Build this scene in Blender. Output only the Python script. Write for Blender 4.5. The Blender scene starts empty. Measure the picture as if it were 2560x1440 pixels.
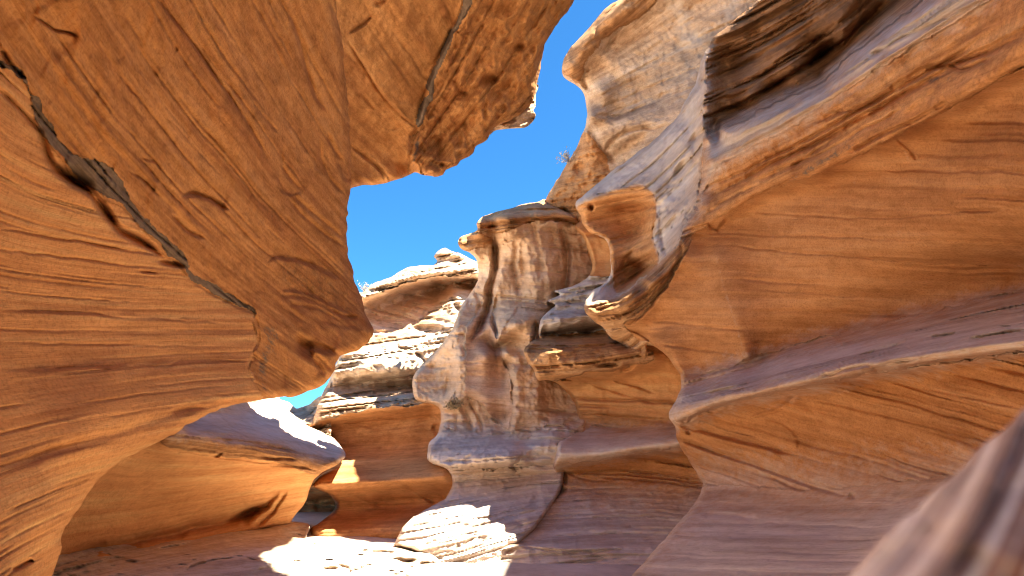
import bpy, math, random
import numpy as np

# ------------------------------------------------------------------ camera, sky, sun
scene = bpy.context.scene
C = scene.collection
F, CX, CY = 1638.0, 1280.0, 720.0          # focal length and centre in photo pixels
PITCH = math.radians(14.0)
EYE = 1.5

cam_d = bpy.data.cameras.new('camera')
cam = bpy.data.objects.new('camera', cam_d)
C.objects.link(cam)
cam.location = (0, 0, EYE)
cam.rotation_euler = (math.radians(90) + PITCH, 0, 0)
cam_d.sensor_width = 36.0
cam_d.lens = 36.0 * F / 2560.0
cam_d.clip_start = 0.05
cam_d.clip_end = 3000
cam_d.dof.use_dof = True
cam_d.dof.focus_distance = 5.5
cam_d.dof.aperture_fstop = (cam_d.lens / 1000.0) / 0.006
scene.camera = cam

SUN_EL, SUN_AZ = math.radians(64.2), math.radians(94)      # azimuth clockwise from +Y (ahead)
world = bpy.data.worlds.new('World')
scene.world = world
world.use_nodes = True
wn = world.node_tree.nodes
sky = wn.new('ShaderNodeTexSky')
sky.sky_type = 'NISHITA'
sky.sun_disc = False
sky.sun_elevation = SUN_EL
sky.sun_rotation = SUN_AZ
sky.altitude = 1300
sky.air_density = 1.0
sky.dust_density = 0.3
sky.ozone_density = 6.0
deep = wn.new('ShaderNodeMix')
deep.data_type = 'RGBA'
deep.blend_type = 'MULTIPLY'
deep.inputs[0].default_value = 1.0
deep.inputs[7].default_value = (0.34, 0.84, 1.06, 1)
world.node_tree.links.new(sky.outputs[0], deep.inputs[6])
world.node_tree.links.new(deep.outputs[2], wn['Background'].inputs[0])
wn['Background'].inputs[1].default_value = 0.044

sun_d = bpy.data.lights.new('sun', 'SUN')
sun_d.energy = 4.6
sun_d.angle = math.radians(0.5)
sun_d.color = (1.0, 0.91, 0.74)
sun = bpy.data.objects.new('sun', sun_d)
C.objects.link(sun)
from mathutils import Vector
sdir = Vector((math.sin(SUN_AZ) * math.cos(SUN_EL), math.cos(SUN_AZ) * math.cos(SUN_EL), math.sin(SUN_EL)))
sun.rotation_euler = sdir.to_track_quat('Z', 'Y').to_euler()
sun.location = (0, 0, 40)

scene.view_settings.view_transform = 'Standard'
scene.view_settings.look = 'None'
scene.view_settings.gamma = 1.0
scene.view_settings.exposure = 2.62
scene.cycles.max_bounces = 12
scene.cycles.diffuse_bounces = 8
scene.cycles.use_denoising = True
scene.cycles.filter_width = 1.0

# ------------------------------------------------------------------ numeric helpers
rng0 = np.random.RandomState(7)
PERM = rng0.permutation(256)
PERM = np.concatenate([PERM, PERM, PERM])
RND = rng0.rand(256) * 2 - 1

def vnoise(p):
    i = np.floor(p).astype(np.int64)
    f = p - i
    u = f * f * f * (f * (f * 6 - 15) + 10)
    i &= 255
    out = 0
    for dx in (0, 1):
        wx = u[:, 0] if dx else 1 - u[:, 0]
        a = PERM[(i[:, 0] + dx) & 255]
        for dy in (0, 1):
            wy = u[:, 1] if dy else 1 - u[:, 1]
            b = PERM[(a + i[:, 1] + dy) & 255]
            for dz in (0, 1):
                wz = u[:, 2] if dz else 1 - u[:, 2]
                out = out + wx * wy * wz * RND[PERM[(b + i[:, 2] + dz) & 255]]
    return out

def fbm(p, octv=4, gain=0.5):
    s, a, t = 0, 1.0, 0
    q = p.copy()
    for k in range(octv):
        s = s + a * vnoise(q)
        t += a
        a *= gain
        q = q * 2.03 + 17.3
    return s / t

def ray(px, py):
    a = (px - CX) / F
    b = (CY - py) / F
    return np.stack([a, math.cos(PITCH) - b * math.sin(PITCH), b * math.cos(PITCH) + math.sin(PITCH)], -1)

def densify(pl, step):
    pl = np.asarray(pl, float)
    out = [pl[0]]
    for a, b in zip(pl[:-1], pl[1:]):
        n = max(1, int(round(np.hypot(*(b - a)[:2]) / step)))
        for k in range(1, n + 1):
            out.append(a + (b - a) * k / n)
    return np.array(out)

def catmull(poly, closed=True, step=6.0):
    P = np.asarray(poly, float)
    n = len(P)
    out = []
    rg = range(n) if closed else range(n - 1)
    for k in rg:
        if closed:
            a, b, c, d = P[k - 1], P[k], P[(k + 1) % n], P[(k + 2) % n]
        else:
            a, b, c, d = P[max(k - 1, 0)], P[k], P[k + 1], P[min(k + 2, n - 1)]
        m = max(1, int(np.hypot(*(c - b)[:2]) / step))
        t1 = 0.42 * (c - a)
        t2 = 0.42 * (d - b)
        L = np.hypot(*(c - b)[:2])
        for t, lim in ((t1, 0), (t2, 0)):
            l = np.hypot(*t[:2])
            if l > L > 0:
                t *= L / l
        for j in range(m):
            t = j / m
            out.append((2 * t**3 - 3 * t**2 + 1) * b + (t**3 - 2 * t**2 + t) * t1 + (-2 * t**3 + 3 * t**2) * c + (t**3 - t**2) * t2)
    if not closed:
        out.append(P[-1])
    return np.array(out)

def ragged(poly, amp, seed):
    P = catmull(poly)
    q = np.concatenate([P / 42.0, np.full((len(P), 1), seed * 3.7)], 1)
    q2 = np.concatenate([P / 13.0, np.full((len(P), 1), seed * 5.1 + 9)], 1)
    nx = fbm(q, 3) * amp + vnoise(q2) * amp * 0.45
    ny = fbm(q + 31.7, 3) * amp + vnoise(q2 + 11.3) * amp * 0.45
    return P + np.stack([nx, ny], 1)

def inside(poly, x, y):
    r = np.zeros(x.shape, bool)
    X, Yp = poly[:, 0], poly[:, 1]
    lo, hi = poly.min(0), poly.max(0)
    s = np.nonzero((x >= lo[0]) & (x <= hi[0]) & (y >= lo[1]) & (y <= hi[1]))[0]
    xs, ys = x[s], y[s]
    rr = np.zeros(xs.shape, bool)
    for k in range(len(poly)):
        x1, y1 = poly[k - 1]
        x2, y2 = poly[k]
        if y1 == y2:
            continue
        c = ((y1 > ys) != (y2 > ys)) & (xs < (x2 - x1) * (ys - y1) / (y2 - y1) + x1)
        rr ^= c
    r[s] = rr
    return r

def seg_dist(pl, x, y, closed=False, reach=None):
    """distance to a polyline, signed side (+ = right of travel in image, y down), param along, nearest point"""
    pl = np.asarray(pl, float)[:, :2]
    if closed:
        pl = np.concatenate([pl, pl[:1]])
    best = np.full(x.shape, 1e9)
    side = np.zeros(x.shape)
    par = np.zeros(x.shape)
    nx, ny = x.copy(), y.copy()
    L = np.concatenate([[0], np.cumsum(np.hypot(*np.diff(pl, axis=0).T))])
    for k in range(len(pl) - 1):
        ax, ay = pl[k]
        dx, dy = pl[k + 1] - pl[k]
        l2 = dx * dx + dy * dy
        if l2 == 0:
            continue
        t = np.clip(((x - ax) * dx + (y - ay) * dy) / l2, 0, 1)
        qx, qy = ax + t * dx, ay + t * dy
        d = np.hypot(x - qx, y - qy)
        m = d < best
        best = np.where(m, d, best)
        side = np.where(m, dx * (y - ay) - dy * (x - ax), side)
        par = np.where(m, (L[k] + t * (L[k + 1] - L[k])) / L[-1], par)
        nx = np.where(m, qx, nx)
        ny = np.where(m, qy, ny)
    return best, np.sign(side), par, nx, ny

def rbf(ctrl, val, cc, x, y):
    s = 100.0
    P = ctrl / s
    n = len(P)
    d = np.hypot(P[:, None, 0] - P[None, :, 0], P[:, None, 1] - P[None, :, 1])
    A = np.zeros((n + 3, n + 3))
    A[:n, :n] = -np.sqrt(d * d + cc[None, :] ** 2)
    A[:n, :n] -= np.eye(n) * 1e-3
    A[:n, n] = 1
    A[:n, n + 1:] = P
    A[n:, :n] = A[:n, n:].T
    b = np.concatenate([val, np.zeros(3)])
    w = np.linalg.lstsq(A, b, rcond=1e-9)[0]
    out = np.zeros(x.shape)
    for a in range(0, len(x), 20000):
        X = x[a:a + 20000] / s
        Y = y[a:a + 20000] / s
        K = -np.sqrt((X[:, None] - P[None, :, 0]) ** 2 + (Y[:, None] - P[None, :, 1]) ** 2 + cc[None, :] ** 2)
        out[a:a + 20000] = K @ w[:n] + w[n] + X * w[n + 1] + Y * w[n + 2]
    return out

def line_field(lines, x, y, conv, step=55):
    ctrl, val, cc = [], [], []
    for c, pl in lines:
        q = densify(pl, min(step, 22 if c <= 0.15 else 32 if c <= 0.2 else 55))
        for a in q:
            ctrl.append(a[:2])
            val.append(conv(a))
            cc.append(c)
    ctrl = np.array(ctrl)
    val = np.array(val, float)
    cc = np.array(cc, float)
    # drop near-duplicate centres
    keep = []
    for k in range(len(ctrl)):
        if not keep or np.min(np.hypot(*(ctrl[keep] - ctrl[k]).T)) > 9:
            keep.append(k)
    return rbf(ctrl[keep], val[keep], cc[keep], x, y)

def bed_field(lines, x, y):
    """smooth bedding coordinate: cubic fit through the traced bed lines"""
    q = np.concatenate([np.c_[densify(pl, 40)[:, :2], np.full(len(densify(pl, 40)), float(v))] for v, pl in lines])
    lo, hi = q[:, :2].min(0) - 70, q[:, :2].max(0) + 70
    ctr, sc = (lo + hi) / 2, np.maximum((hi - lo) / 2, 60)
    def basis(px, py):
        u, v = (px - ctr[0]) / sc[0], (py - ctr[1]) / sc[1]
        return np.stack([u * 0 + 1, u, v, u * u, u * v, v * v, u**3, u * u * v, u * v * v, v**3], 1)
    B = basis(q[:, 0], q[:, 1])
    reg = np.diag([1e-6, 1e-4, 1e-4] + [0.004] * 3 + [0.012] * 4) * len(q)
    k = np.linalg.solve(B.T @ B + reg, B.T @ q[:, 2])
    cx_, cy_ = np.clip(x, lo[0], hi[0]), np.clip(y, lo[1], hi[1])
    f = basis(cx_, cy_) @ k
    # carry on in a straight line outside the traced area
    e = 4.0
    gx_ = (basis(cx_ + e, cy_) @ k - basis(cx_ - e, cy_) @ k) / (2 * e)
    gy_ = (basis(cx_, cy_ + e) @ k - basis(cx_, cy_ - e) @ k) / (2 * e)
    return f + gx_ * (x - cx_) + gy_ * (y - cy_)

def to_w(a):
    r = ray(a[0], a[1])
    return r[1] / a[2]                    # inverse camera depth from the distance ahead

def strata(seed, b, thick, sharp=0.25):
    r = np.random.RandomState(seed)
    lo, hi = b.min() - 50, b.max() + 50
    pos, v = [], []
    p = lo
    while p < hi:
        t = thick * math.exp(r.randn() * 0.95)
        h = r.randn()
        pos += [p, p + t * (1 - sharp)]
        v += [h + 0.35 * r.randn(), h - 0.35]
        p += t
    return np.interp(b, pos, v)

# ------------------------------------------------------------------ materials
def srgb(r, g, b):
    f = lambda c: (c / 255 / 12.92) if c / 255 <= 0.04045 else ((c / 255 + 0.055) / 1.055) ** 2.4
    return (f(r), f(g), f(b), 1)

def rock_material(name, dark, mid, light, bed_scale=0.05, grain=0.012, lam=0.012, contrast=1.0, fine_mix=0.45, mottle=1.0):
    m = bpy.data.materials.new(name)
    m.use_nodes = True
    nt = m.node_tree
    N, Lk = nt.nodes, nt.links
    bsdf = N['Principled BSDF']
    bsdf.inputs['Roughness'].default_value = 0.93
    bsdf.inputs['Specular IOR Level'].default_value = 0.12
    geo = N.new('ShaderNodeNewGeometry')
    bed = N.new('ShaderNodeAttribute'); bed.attribute_name = 'bed'
    tint = N.new('ShaderNodeAttribute'); tint.attribute_name = 'tint'
    def math_(op, a, b=None, clamp=False):
        n = N.new('ShaderNodeMath'); n.operation = op; n.use_clamp = clamp
        for k, v in enumerate((a, b)):
            if v is None: continue
            if isinstance(v, (int, float)): n.inputs[k].default_value = v
            else: Lk.new(v, n.inputs[k])
        return n.outputs[0]
    def noise4(scale, w, detail, rough=0.6):
        n = N.new('ShaderNodeTexNoise'); n.noise_dimensions = '4D'
        n.inputs['Scale'].default_value = 1.0
        n.inputs['Detail'].default_value = detail
        n.inputs['Roughness'].default_value = rough
        v = N.new('ShaderNodeVectorMath'); v.operation = 'SCALE'; v.inputs['Scale'].default_value = scale
        Lk.new(geo.outputs['Position'], v.inputs[0]); Lk.new(v.outputs[0], n.inputs['Vector'])
        if w is not None:
            Lk.new(math_('MULTIPLY', bed.outputs['Fac'], w), n.inputs['W'])
        return n.outputs['Fac']
    def ramp(fac, stops):
        r = N.new('ShaderNodeValToRGB')
        el = r.color_ramp.elements
        while len(el) < len(stops): el.new(0.5)
        for e, (p, c) in zip(el, stops):
            e.position = p; e.color = c
        Lk.new(fac, r.inputs[0])
        return r.outputs[0]
    def mix(fac, a, b, mode='MIX'):
        x = N.new('ShaderNodeMix'); x.data_type = 'RGBA'; x.blend_type = mode
        if isinstance(fac, (int, float)): x.inputs[0].default_value = fac
        else: Lk.new(fac, x.inputs[0])
        for k, v in ((6, a), (7, b)):
            if isinstance(v, tuple): x.inputs[k].default_value = v
            else: Lk.new(v, x.inputs[k])
        return x.outputs[2]
    band = noise4(0.35, bed_scale, 5, 0.62)
    k = 0.17 / contrast
    col = ramp(band, [(0.5 - k, dark), (0.5, mid), (0.5 + k, light)])
    fine = noise4(0.45, bed_scale * 2.6, 5, 0.7)
    col = mix(fine_mix, col, ramp(fine, [(0.36, (0.56, 0.5, 0.46, 1)), (0.5, (1, 1, 1, 1)), (0.66, (1.1, 1.1, 1.1, 1))]), 'MULTIPLY')
    blot = noise4(0.8, bed_scale * 0.35, 6, 0.68)
    col = mix(0.6 * mottle, col, ramp(blot, [(0.36, (0.70, 0.64, 0.60, 1)), (0.5, (1, 1, 1, 1)), (0.64, (1.14, 1.14, 1.14, 1))]), 'MULTIPLY')
    mott = noise4(4.5, bed_scale, 8, 0.74)
    col = mix(0.75 * mottle, col, ramp(mott, [(0.36, (0.66, 0.61, 0.57, 1)), (0.52, (1, 1, 1, 1)), (0.7, (1.12, 1.12, 1.14, 1))]), 'MULTIPLY')
    speck = noise4(38.0, None, 3, 0.7)
    col = mix(0.6, col, ramp(speck, [(0.32, (0.62, 0.57, 0.52, 1)), (0.5, (1, 1, 1, 1)), (0.68, (1.15, 1.15, 1.15, 1))]), 'MULTIPLY')
    # mineral stains and painted light on the surface: r = grey film, g = dark varnish, b = paler tone, partly sunlight and bounce
    sep = N.new('ShaderNodeSeparateColor'); Lk.new(tint.outputs['Color'], sep.inputs[0])
    edge = noise4(7.0, bed_scale * 1.2, 6, 0.7)
    def mask(ch, soft):
        return math_('MULTIPLY', math_('SUBTRACT', math_('ADD', sep.outputs[ch], edge), 0.85), soft, True)
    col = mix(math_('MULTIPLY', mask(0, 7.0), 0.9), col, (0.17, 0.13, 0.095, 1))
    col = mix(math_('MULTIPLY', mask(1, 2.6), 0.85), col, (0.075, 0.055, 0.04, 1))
    col = mix(math_('MULTIPLY', mask(2, 1.7), 0.8), col, (0.60, 0.49, 0.38, 1))
    sky_grey = ramp(band, [(0.36, (0.45, 0.36, 0.295, 1)), (0.5, (0.585, 0.495, 0.42, 1)), (0.64, (0.66, 0.585, 0.515, 1))])  # cool grey that paints skylight onto upward faces
    sky_grey = mix(fine_mix * 0.7, sky_grey, ramp(fine, [(0.36, (0.62, 0.57, 0.53, 1)), (0.5, (1, 1, 1, 1))]), 'MULTIPLY')
    sky_grey = mix(0.45, sky_grey, ramp(mott, [(0.36, (0.72, 0.69, 0.66, 1)), (0.52, (1, 1, 1, 1)), (0.7, (1.12, 1.12, 1.14, 1))]), 'MULTIPLY')
    dm = math_('MULTIPLY', math_('SUBTRACT', math_('ADD', tint.outputs['Alpha'], math_('MULTIPLY', edge, 1.15)), 0.72), 1.25, True)
    col = mix(dm, col, sky_grey)
    Lk.new(col, bsdf.inputs['Base Color'])
    b1 = N.new('ShaderNodeBump'); b1.inputs['Strength'].default_value = 0.8; b1.inputs['Distance'].default_value = lam
    Lk.new(noise4(0.8, bed_scale * 7, 5, 0.7), b1.inputs['Height'])
    b2 = N.new('ShaderNodeBump'); b2.inputs['Strength'].default_value = 0.6; b2.inputs['Distance'].default_value = grain
    Lk.new(noise4(16.0, bed_scale * 2, 6, 0.72), b2.inputs['Height'])
    Lk.new(b1.outputs[0], b2.inputs['Normal'])
    Lk.new(b2.outputs[0], bsdf.inputs['Normal'])
    return m

M = {
    'orange': rock_material('orange_sandstone', (0.44, 0.195, 0.072, 1), (0.565, 0.282, 0.112, 1), (0.62, 0.345, 0.155, 1), lam=0.008, grain=0.016),
    'rust': rock_material('rust_sandstone', (0.38, 0.16, 0.056, 1), (0.50, 0.235, 0.08, 1), (0.56, 0.285, 0.11, 1), lam=0.006, grain=0.034, fine_mix=0.22),
    'smooth': rock_material('smooth_orange_sandstone', (0.49, 0.225, 0.082, 1), (0.585, 0.292, 0.113, 1), (0.62, 0.37, 0.155, 1), lam=0.005, grain=0.016, fine_mix=0.25, mottle=0.6),
    'rough': rock_material('rough_banded_sandstone', (0.33, 0.165, 0.07, 1), (0.53, 0.285, 0.125, 1), (0.63, 0.39, 0.21, 1), lam=0.035, grain=0.03, contrast=1.3, fine_mix=0.6),
    'pale': rock_material('pale_sandstone', (0.48, 0.32, 0.20, 1), (0.58, 0.41, 0.27, 1), (0.65, 0.50, 0.36, 1), lam=0.02, grain=0.02, fine_mix=0.4),
    'pink': rock_material('pink_sandstone', (0.49, 0.29, 0.17, 1), (0.60, 0.38, 0.24, 1), (0.66, 0.47, 0.33, 1), lam=0.012, grain=0.018),
    'floor': rock_material('washed_floor_sandstone', (0.38, 0.27, 0.175, 1), (0.47, 0.35, 0.225, 1), (0.53, 0.41, 0.28, 1), lam=0.01, grain=0.012),
    'grey': rock_material('grey_mineral_film', (0.13, 0.09, 0.06, 1), (0.185, 0.135, 0.095, 1), (0.24, 0.175, 0.12, 1), lam=0.006, grain=0.012),
    'far': rock_material('far_pale_sandstone', (0.44, 0.28, 0.165, 1), (0.58, 0.41, 0.27, 1), (0.66, 0.53, 0.38, 1), lam=0.06, grain=0.06, contrast=1.2, fine_mix=0.5),
    'skylit': rock_material('skylit_grey_sandstone', (0.44, 0.345, 0.28, 1), (0.575, 0.48, 0.40, 1), (0.65, 0.57, 0.49, 1), lam=0.012, grain=0.015, fine_mix=0.45),  # grey carries the skylight look of upward faces
    'ash': rock_material('ash_grey_sandstone', (0.49, 0.46, 0.42, 1), (0.60, 0.575, 0.535, 1), (0.68, 0.66, 0.62, 1), lam=0.008, grain=0.012, fine_mix=0.4),
    'deep': rock_material('deep_orange_sandstone', (0.40, 0.178, 0.066, 1), (0.50, 0.24, 0.093, 1), (0.56, 0.295, 0.13, 1), lam=0.006, grain=0.016, fine_mix=0.28, mottle=0.7),
    'tan': rock_material('tan_sandstone', (0.52, 0.32, 0.18, 1), (0.64, 0.44, 0.28, 1), (0.70, 0.53, 0.37, 1), lam=0.014, grain=0.02, contrast=0.8, fine_mix=0.35, mottle=0.5),
    'mauve': rock_material('mauve_banded_rock', (0.27, 0.14, 0.12, 1), (0.60, 0.48, 0.47, 1), (0.78, 0.70, 0.70, 1), bed_scale=0.03, lam=0.002, grain=0.002, contrast=2.0),
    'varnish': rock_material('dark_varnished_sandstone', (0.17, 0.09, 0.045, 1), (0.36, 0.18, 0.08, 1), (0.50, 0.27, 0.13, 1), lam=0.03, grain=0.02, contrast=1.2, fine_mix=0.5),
}

# ------------------------------------------------------------------ rock builder
def axis(a0, a1, f0, f1, g):
    """fine steps where the photograph looks, coarse beyond it"""
    out = []
    p = a0
    while p < a1:
        out.append(p)
        p += g if (f0 - g) <= p <= f1 else min(40.0, max(g, abs(p - (f0 if p < f0 else f1)) * 0.25 + g))
        if out[-1] < f0 - g < p:
            p = f0 - g
    out.append(a1)
    return np.array(out)

def build_rock(name, label, cat, out, depth, parts, bed=None, feats=(), tints=(), group=None, g=3.0,
               thick=2.5, rnd=(26, 0.35), rag=3.0, seed=1, lump=1.0, step=55, squash=None, pad=30):
    """One mass of rock: outline, distances ahead along contour lines, bedding, cracks and lips."""
    poly = ragged(out, rag, seed)
    lo, hi = poly.min(0), poly.max(0)
    ax = axis(lo[0] - g, hi[0] + g, -pad, 2560 + pad, g)
    ay = axis(lo[1] - g, hi[1] + g, -pad, 1440 + pad, g)
    nx, ny = len(ax), len(ay)
    gx, gy = np.meshgrid(ax, ay)
    cxm = (ax[:-1] + ax[1:]) / 2
    cym = (ay[:-1] + ay[1:]) / 2
    ccx, ccy = np.meshgrid(cxm, cym)
    cell = inside(poly, ccx.ravel(), ccy.ravel()).reshape(ccx.shape)
    idx = np.arange(nx * ny).reshape(ny, nx)
    jj, ii = np.nonzero(cell)
    quads = np.stack([idx[jj, ii], idx[jj + 1, ii], idx[jj + 1, ii + 1], idx[jj, ii + 1]], 1)
    cpx, cpy = cxm[ii], cym[jj]
    used, inv = np.unique(quads, return_inverse=True)
    quads = inv.reshape(-1, 4)
    x = gx.ravel()[used].copy()
    y = gy.ravel()[used].copy()
    # boundary
    e = np.concatenate([quads[:, [k, (k + 1) % 4]] for k in range(4)])
    eq = np.tile(np.arange(len(quads)), 4)
    key = np.minimum(e[:, 0], e[:, 1]).astype(np.int64) * len(x) + np.maximum(e[:, 0], e[:, 1])
    _, first, cnt = np.unique(key, return_index=True, return_counts=True)
    be = e[first[cnt == 1]]
    beq = eq[first[cnt == 1]]
    bv = np.unique(be)
    d, _, _, qx, qy = seg_dist(poly, x[bv], y[bv], closed=True)
    mv = d < 2.2 * g
    x[bv[mv]] = qx[mv]
    y[bv[mv]] = qy[mv]
    # depth
    if squash:
        rm = squash if callable(squash) else (lambda v: squash[0] + (v - squash[0]) * squash[1])
        depth = [(c, [(q[0], q[1], rm(q[2])) for q in pl]) for c, pl in depth]
    w = line_field(depth, x, y, to_w, step)
    w = np.clip(w, 1 / 80.0, 1 / 0.15)
    dep = 1.0 / w
    # edges turn away
    cp = poly[::2]
    near = seg_dist(cp, x, y, closed=True)[0]
    t = np.clip(near / rnd[0], 0, 1)
    dep = dep + rnd[1] * (1 - np.sqrt(np.clip(1 - (1 - t) ** 2, 0, 1)))
    P0 = ray(x, y) * dep[:, None] + np.array([0, 0, EYE])
    # which part each cell belongs to
    wob = np.stack([cpx / 30, cpy / 30, np.full_like(cpx, seed * 2.3)], 1)
    wx = cpx + fbm(wob, 3) * 9
    wy = cpy + fbm(wob + 50, 3) * 9
    part = np.zeros(len(quads), int)
    for k, p in enumerate(parts):
        if k and p.get('poly') is not None:
            part[inside(catmull(p['poly']), wx, wy)] = k
    vpart = np.zeros(len(x), int)
    vpart[quads.ravel()] = np.repeat(part, 4)
    # bedding + displacement per part
    bedv = np.zeros(len(x))
    disp = np.zeros(len(x))
    wob = fbm(P0 * 0.9, 4)
    mod = np.clip(0.45 + 2.0 * fbm(P0 * 0.6 + 40, 3), 0.05, 1.35)
    for k, p in enumerate(parts):
        s = vpart == k
        if not s.any():
            continue
        lines = p.get('bed', bed)
        bb = bed_field(lines, x[s], y[s])
        bb = bb + wob[s] * p.get('wob', 7.0) * np.clip(9.0 / dep[s], 0.25, 1.0)
        bedv[s] = bb + 1000 * k + 77 * seed
        am = p.get('amp', 0.02)
        th = p.get('th', 22.0)
        sh = p.get('sharp', 0.25)
        mo = mod[s]
        z = am * mo * strata(seed * 31 + k, bb, th, sh) * 0.6
        mo2 = np.clip(0.3 + 2.4 * fbm(P0[s] * 1.1 + 70, 3), 0, 1.3)
        z += am * p.get('fine', 0.3) * mo2 * strata(seed * 31 + k + 500, bb + vnoise(P0[s] * 3.1) * 1.5, th * 0.3, sh)
        cv = p.get('crev', am * 1.6)
        if cv:                              # thin broken partings between beds
            r = np.random.RandomState(seed * 17 + k)
            lo_, hi_ = bb.min() - 20, bb.max() + 20
            lev = np.cumsum(th * p.get('cgap', 0.8) * np.exp(r.randn(int((hi_ - lo_) / (th * 0.45)) + 4) * 0.7)) + lo_
            wv = bb + 2.2 * vnoise(P0[s] * 2.7 + 8) * np.clip(9.0 / dep[s], 0.3, 1)
            j = np.clip(np.searchsorted(lev, wv), 1, len(lev) - 1)
            j = np.where(np.abs(lev[j] - wv) < np.abs(lev[j - 1] - wv), j, j - 1)
            dl = (wv - lev[j]) / p.get('cw', 2.6)
            sc_ = np.clip(dep[s], 4, 12) / 9.0
            gate = fbm(np.stack([P0[s][:, 0] * 0.5 / sc_ + j * 3.17, P0[s][:, 1] * 0.5 / sc_ + j * 1.31, P0[s][:, 2] * 0.5 / sc_], 1), 3)
            z += cv * np.clip(gate * 4.5 - 0.15, 0, 1.2) * np.where(dl > 0, np.exp(-dl * dl * 0.35), np.exp(-dl * dl * 2.5))
        ro = p.get('rough', 0.03)
        ps = P0[s] * p.get('freq', 1.0)
        z += ro * (1.6 * lump * fbm(ps * 1.1 + 5, 3) + 0.5 * fbm(ps * 4.3, 3) + 0.22 * fbm(ps * 13.0, 3))
        fl = p.get('flute', 0.0)
        if fl:
            q_ = P0[s] * np.array([1.9, 1.9, 0.32])
            z += fl * (1 - 2.2 * np.abs(fbm(q_ + 11, 4)))
        ch = p.get('chip', 0.0)
        if ch:
            n1 = fbm(ps * 2.3 + 91, 4)
            z += ch * (np.abs(n1) * 2.2 - 0.4) + ch * 0.6 * np.abs(fbm(ps * 6.1 + 33, 3))
        disp[s] = z
    # cracks (groove), lips (step), hollows
    for f in feats:
        kind, pl = f[0], np.asarray(f[1], float)
        if kind == 'groove':
            wd, dp = f[2], f[3]
            pl = catmull(pl, False, 10)
            l2, h2 = pl.min(0) - wd * 3, pl.max(0) + wd * 3
            s = np.nonzero((x > l2[0]) & (x < h2[0]) & (y > l2[1]) & (y < h2[1]))[0]
            if not len(s): continue
            jx = fbm(np.stack([x[s] / 40, y[s] / 40, np.full(len(s), 3.0)], 1), 3) * 5
            dd, _, pr, _, _ = seg_dist(pl, x[s] + jx, y[s] + jx)
            taper = np.clip(np.minimum(pr, 1 - pr) * 7 + 0.12, 0, 1)
            ww = wd * (0.45 + 0.55 * taper)
            disp[s] += dp * taper * np.exp(-(dd / ww) ** 2)
        elif kind == 'step':               # right of travel (image, y down) is recessed, fading over L
            hh, L = f[2], f[3]
            sw = f[4] if len(f) > 4 else 4.0
            pl = catmull(pl, False, 10)
            l2, h2 = pl.min(0) - L * 3, pl.max(0) + L * 3
            s = np.nonzero((x > l2[0]) & (x < h2[0]) & (y > l2[1]) & (y < h2[1]))[0]
            if not len(s): continue
            jx = fbm(np.stack([x[s] / 45, y[s] / 45, np.full(len(s), 7.0)], 1), 3) * 7
            dd, sg, pr, _, _ = seg_dist(pl, x[s] + jx * 0.5, y[s] + jx)
            sd = dd * sg
            taper = np.clip(np.minimum(pr, 1 - pr) * 6, 0, 1)
            rise = 1 / (1 + np.exp(-np.clip(sd / sw * 2.2, -40, 40)))
            disp[s] += hh * taper * rise * np.exp(-np.clip(sd, 0, None) / L)
        elif kind == 'blob':               # (cx,cy), rx, ry, angle, depth
            (bx, by), rx, ry, an, dp = pl, f[2], f[3], math.radians(f[4]), f[5]
            u = (x - bx) * math.cos(an) + (y - by) * math.sin(an)
            v = -(x - bx) * math.sin(an) + (y - by) * math.cos(an)
            q = (u / rx) ** 2 + (v / ry) ** 2
            disp += dp * np.exp(-q ** 1.5)
    dep2 = np.clip(dep + disp, 0.2, None)
    P = ray(x, y) * dep2[:, None] + np.array([0, 0, EYE])
    tint = np.zeros((len(x), 4))
    for k, p in enumerate(parts):          # skylight greying painted onto the part, fading out over its border
        if p.get('sky_grey'):
            st, soft = p['sky_grey']
            q = catmull(p['poly'])
            dd = seg_dist(q[::3], x, y, closed=True)[0]
            sd = np.where(inside(q, x, y), dd, -dd) + 14 * fbm(np.stack([x / 60, y / 25, np.full_like(x, 4.0)], 1), 3)
            tint[:, 3] = np.maximum(tint[:, 3], st * np.clip(0.5 + sd / soft * 0.5, 0, 1))
    for p in parts:
        if p.get('no_sky_grey'):  # keeps the painted skylight grey off this part
            q = catmull(p['poly'])
            dd = seg_dist(q[::3], x, y, closed=True)[0]
            tint[:, 3] *= np.clip(0.5 - np.where(inside(q, x, y), dd, -dd) / 12.0, 0, 1)
    for ch, pl, soft, st in tints:
        q = catmull(pl)
        dd = seg_dist(q[::2], x, y, closed=True)[0]
        sd = np.where(inside(q, x, y), dd, -dd)
        tint[:, ch] = np.maximum(tint[:, ch], st * np.clip(0.5 + sd / soft * 0.5, 0, 1))
    # rims go back into the rock
    nb = len(bv)
    rmap = np.full(len(x), -1)
    rmap[bv] = np.arange(nb)
    rdir = ray(x[bv], y[bv])
    rings = [P[bv] + rdir * thick * k for k in (0.12, 0.45, 1.0)]
    jit = [fbm(r * 0.9 + 3, 3)[:, None] * 0.12 * thick * 0.4 for r in rings]
    allP = np.concatenate([P] + [r + rdir * j for r, j in zip(rings, jit)])
    allb = np.concatenate([bedv] + [bedv[bv]] * 3)
    allt = np.concatenate([tint] + [tint[bv]] * 3)
    n0 = len(x)
    sq, sp = [], []
    a, b = be[:, 0], be[:, 1]
    prev_a, prev_b = a, b
    for k in range(3):
        na, nbv = n0 + k * nb + rmap[a], n0 + k * nb + rmap[b]
        sq.append(np.stack([prev_b, prev_a, na, nbv], 1))
        sp.append(part[beq])
        prev_a, prev_b = na, nbv
    Q = np.concatenate([quads] + sq)
    PT = np.concatenate([part] + sp)
    # smooth normals over the whole mass so that parts meet without a seam
    v0, v1, v2, v3 = (allP[Q[:, k]] for k in range(4))
    fn = np.cross(v2 - v0, v3 - v1)
    nrm = np.zeros_like(allP)
    nq = len(quads)
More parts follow.
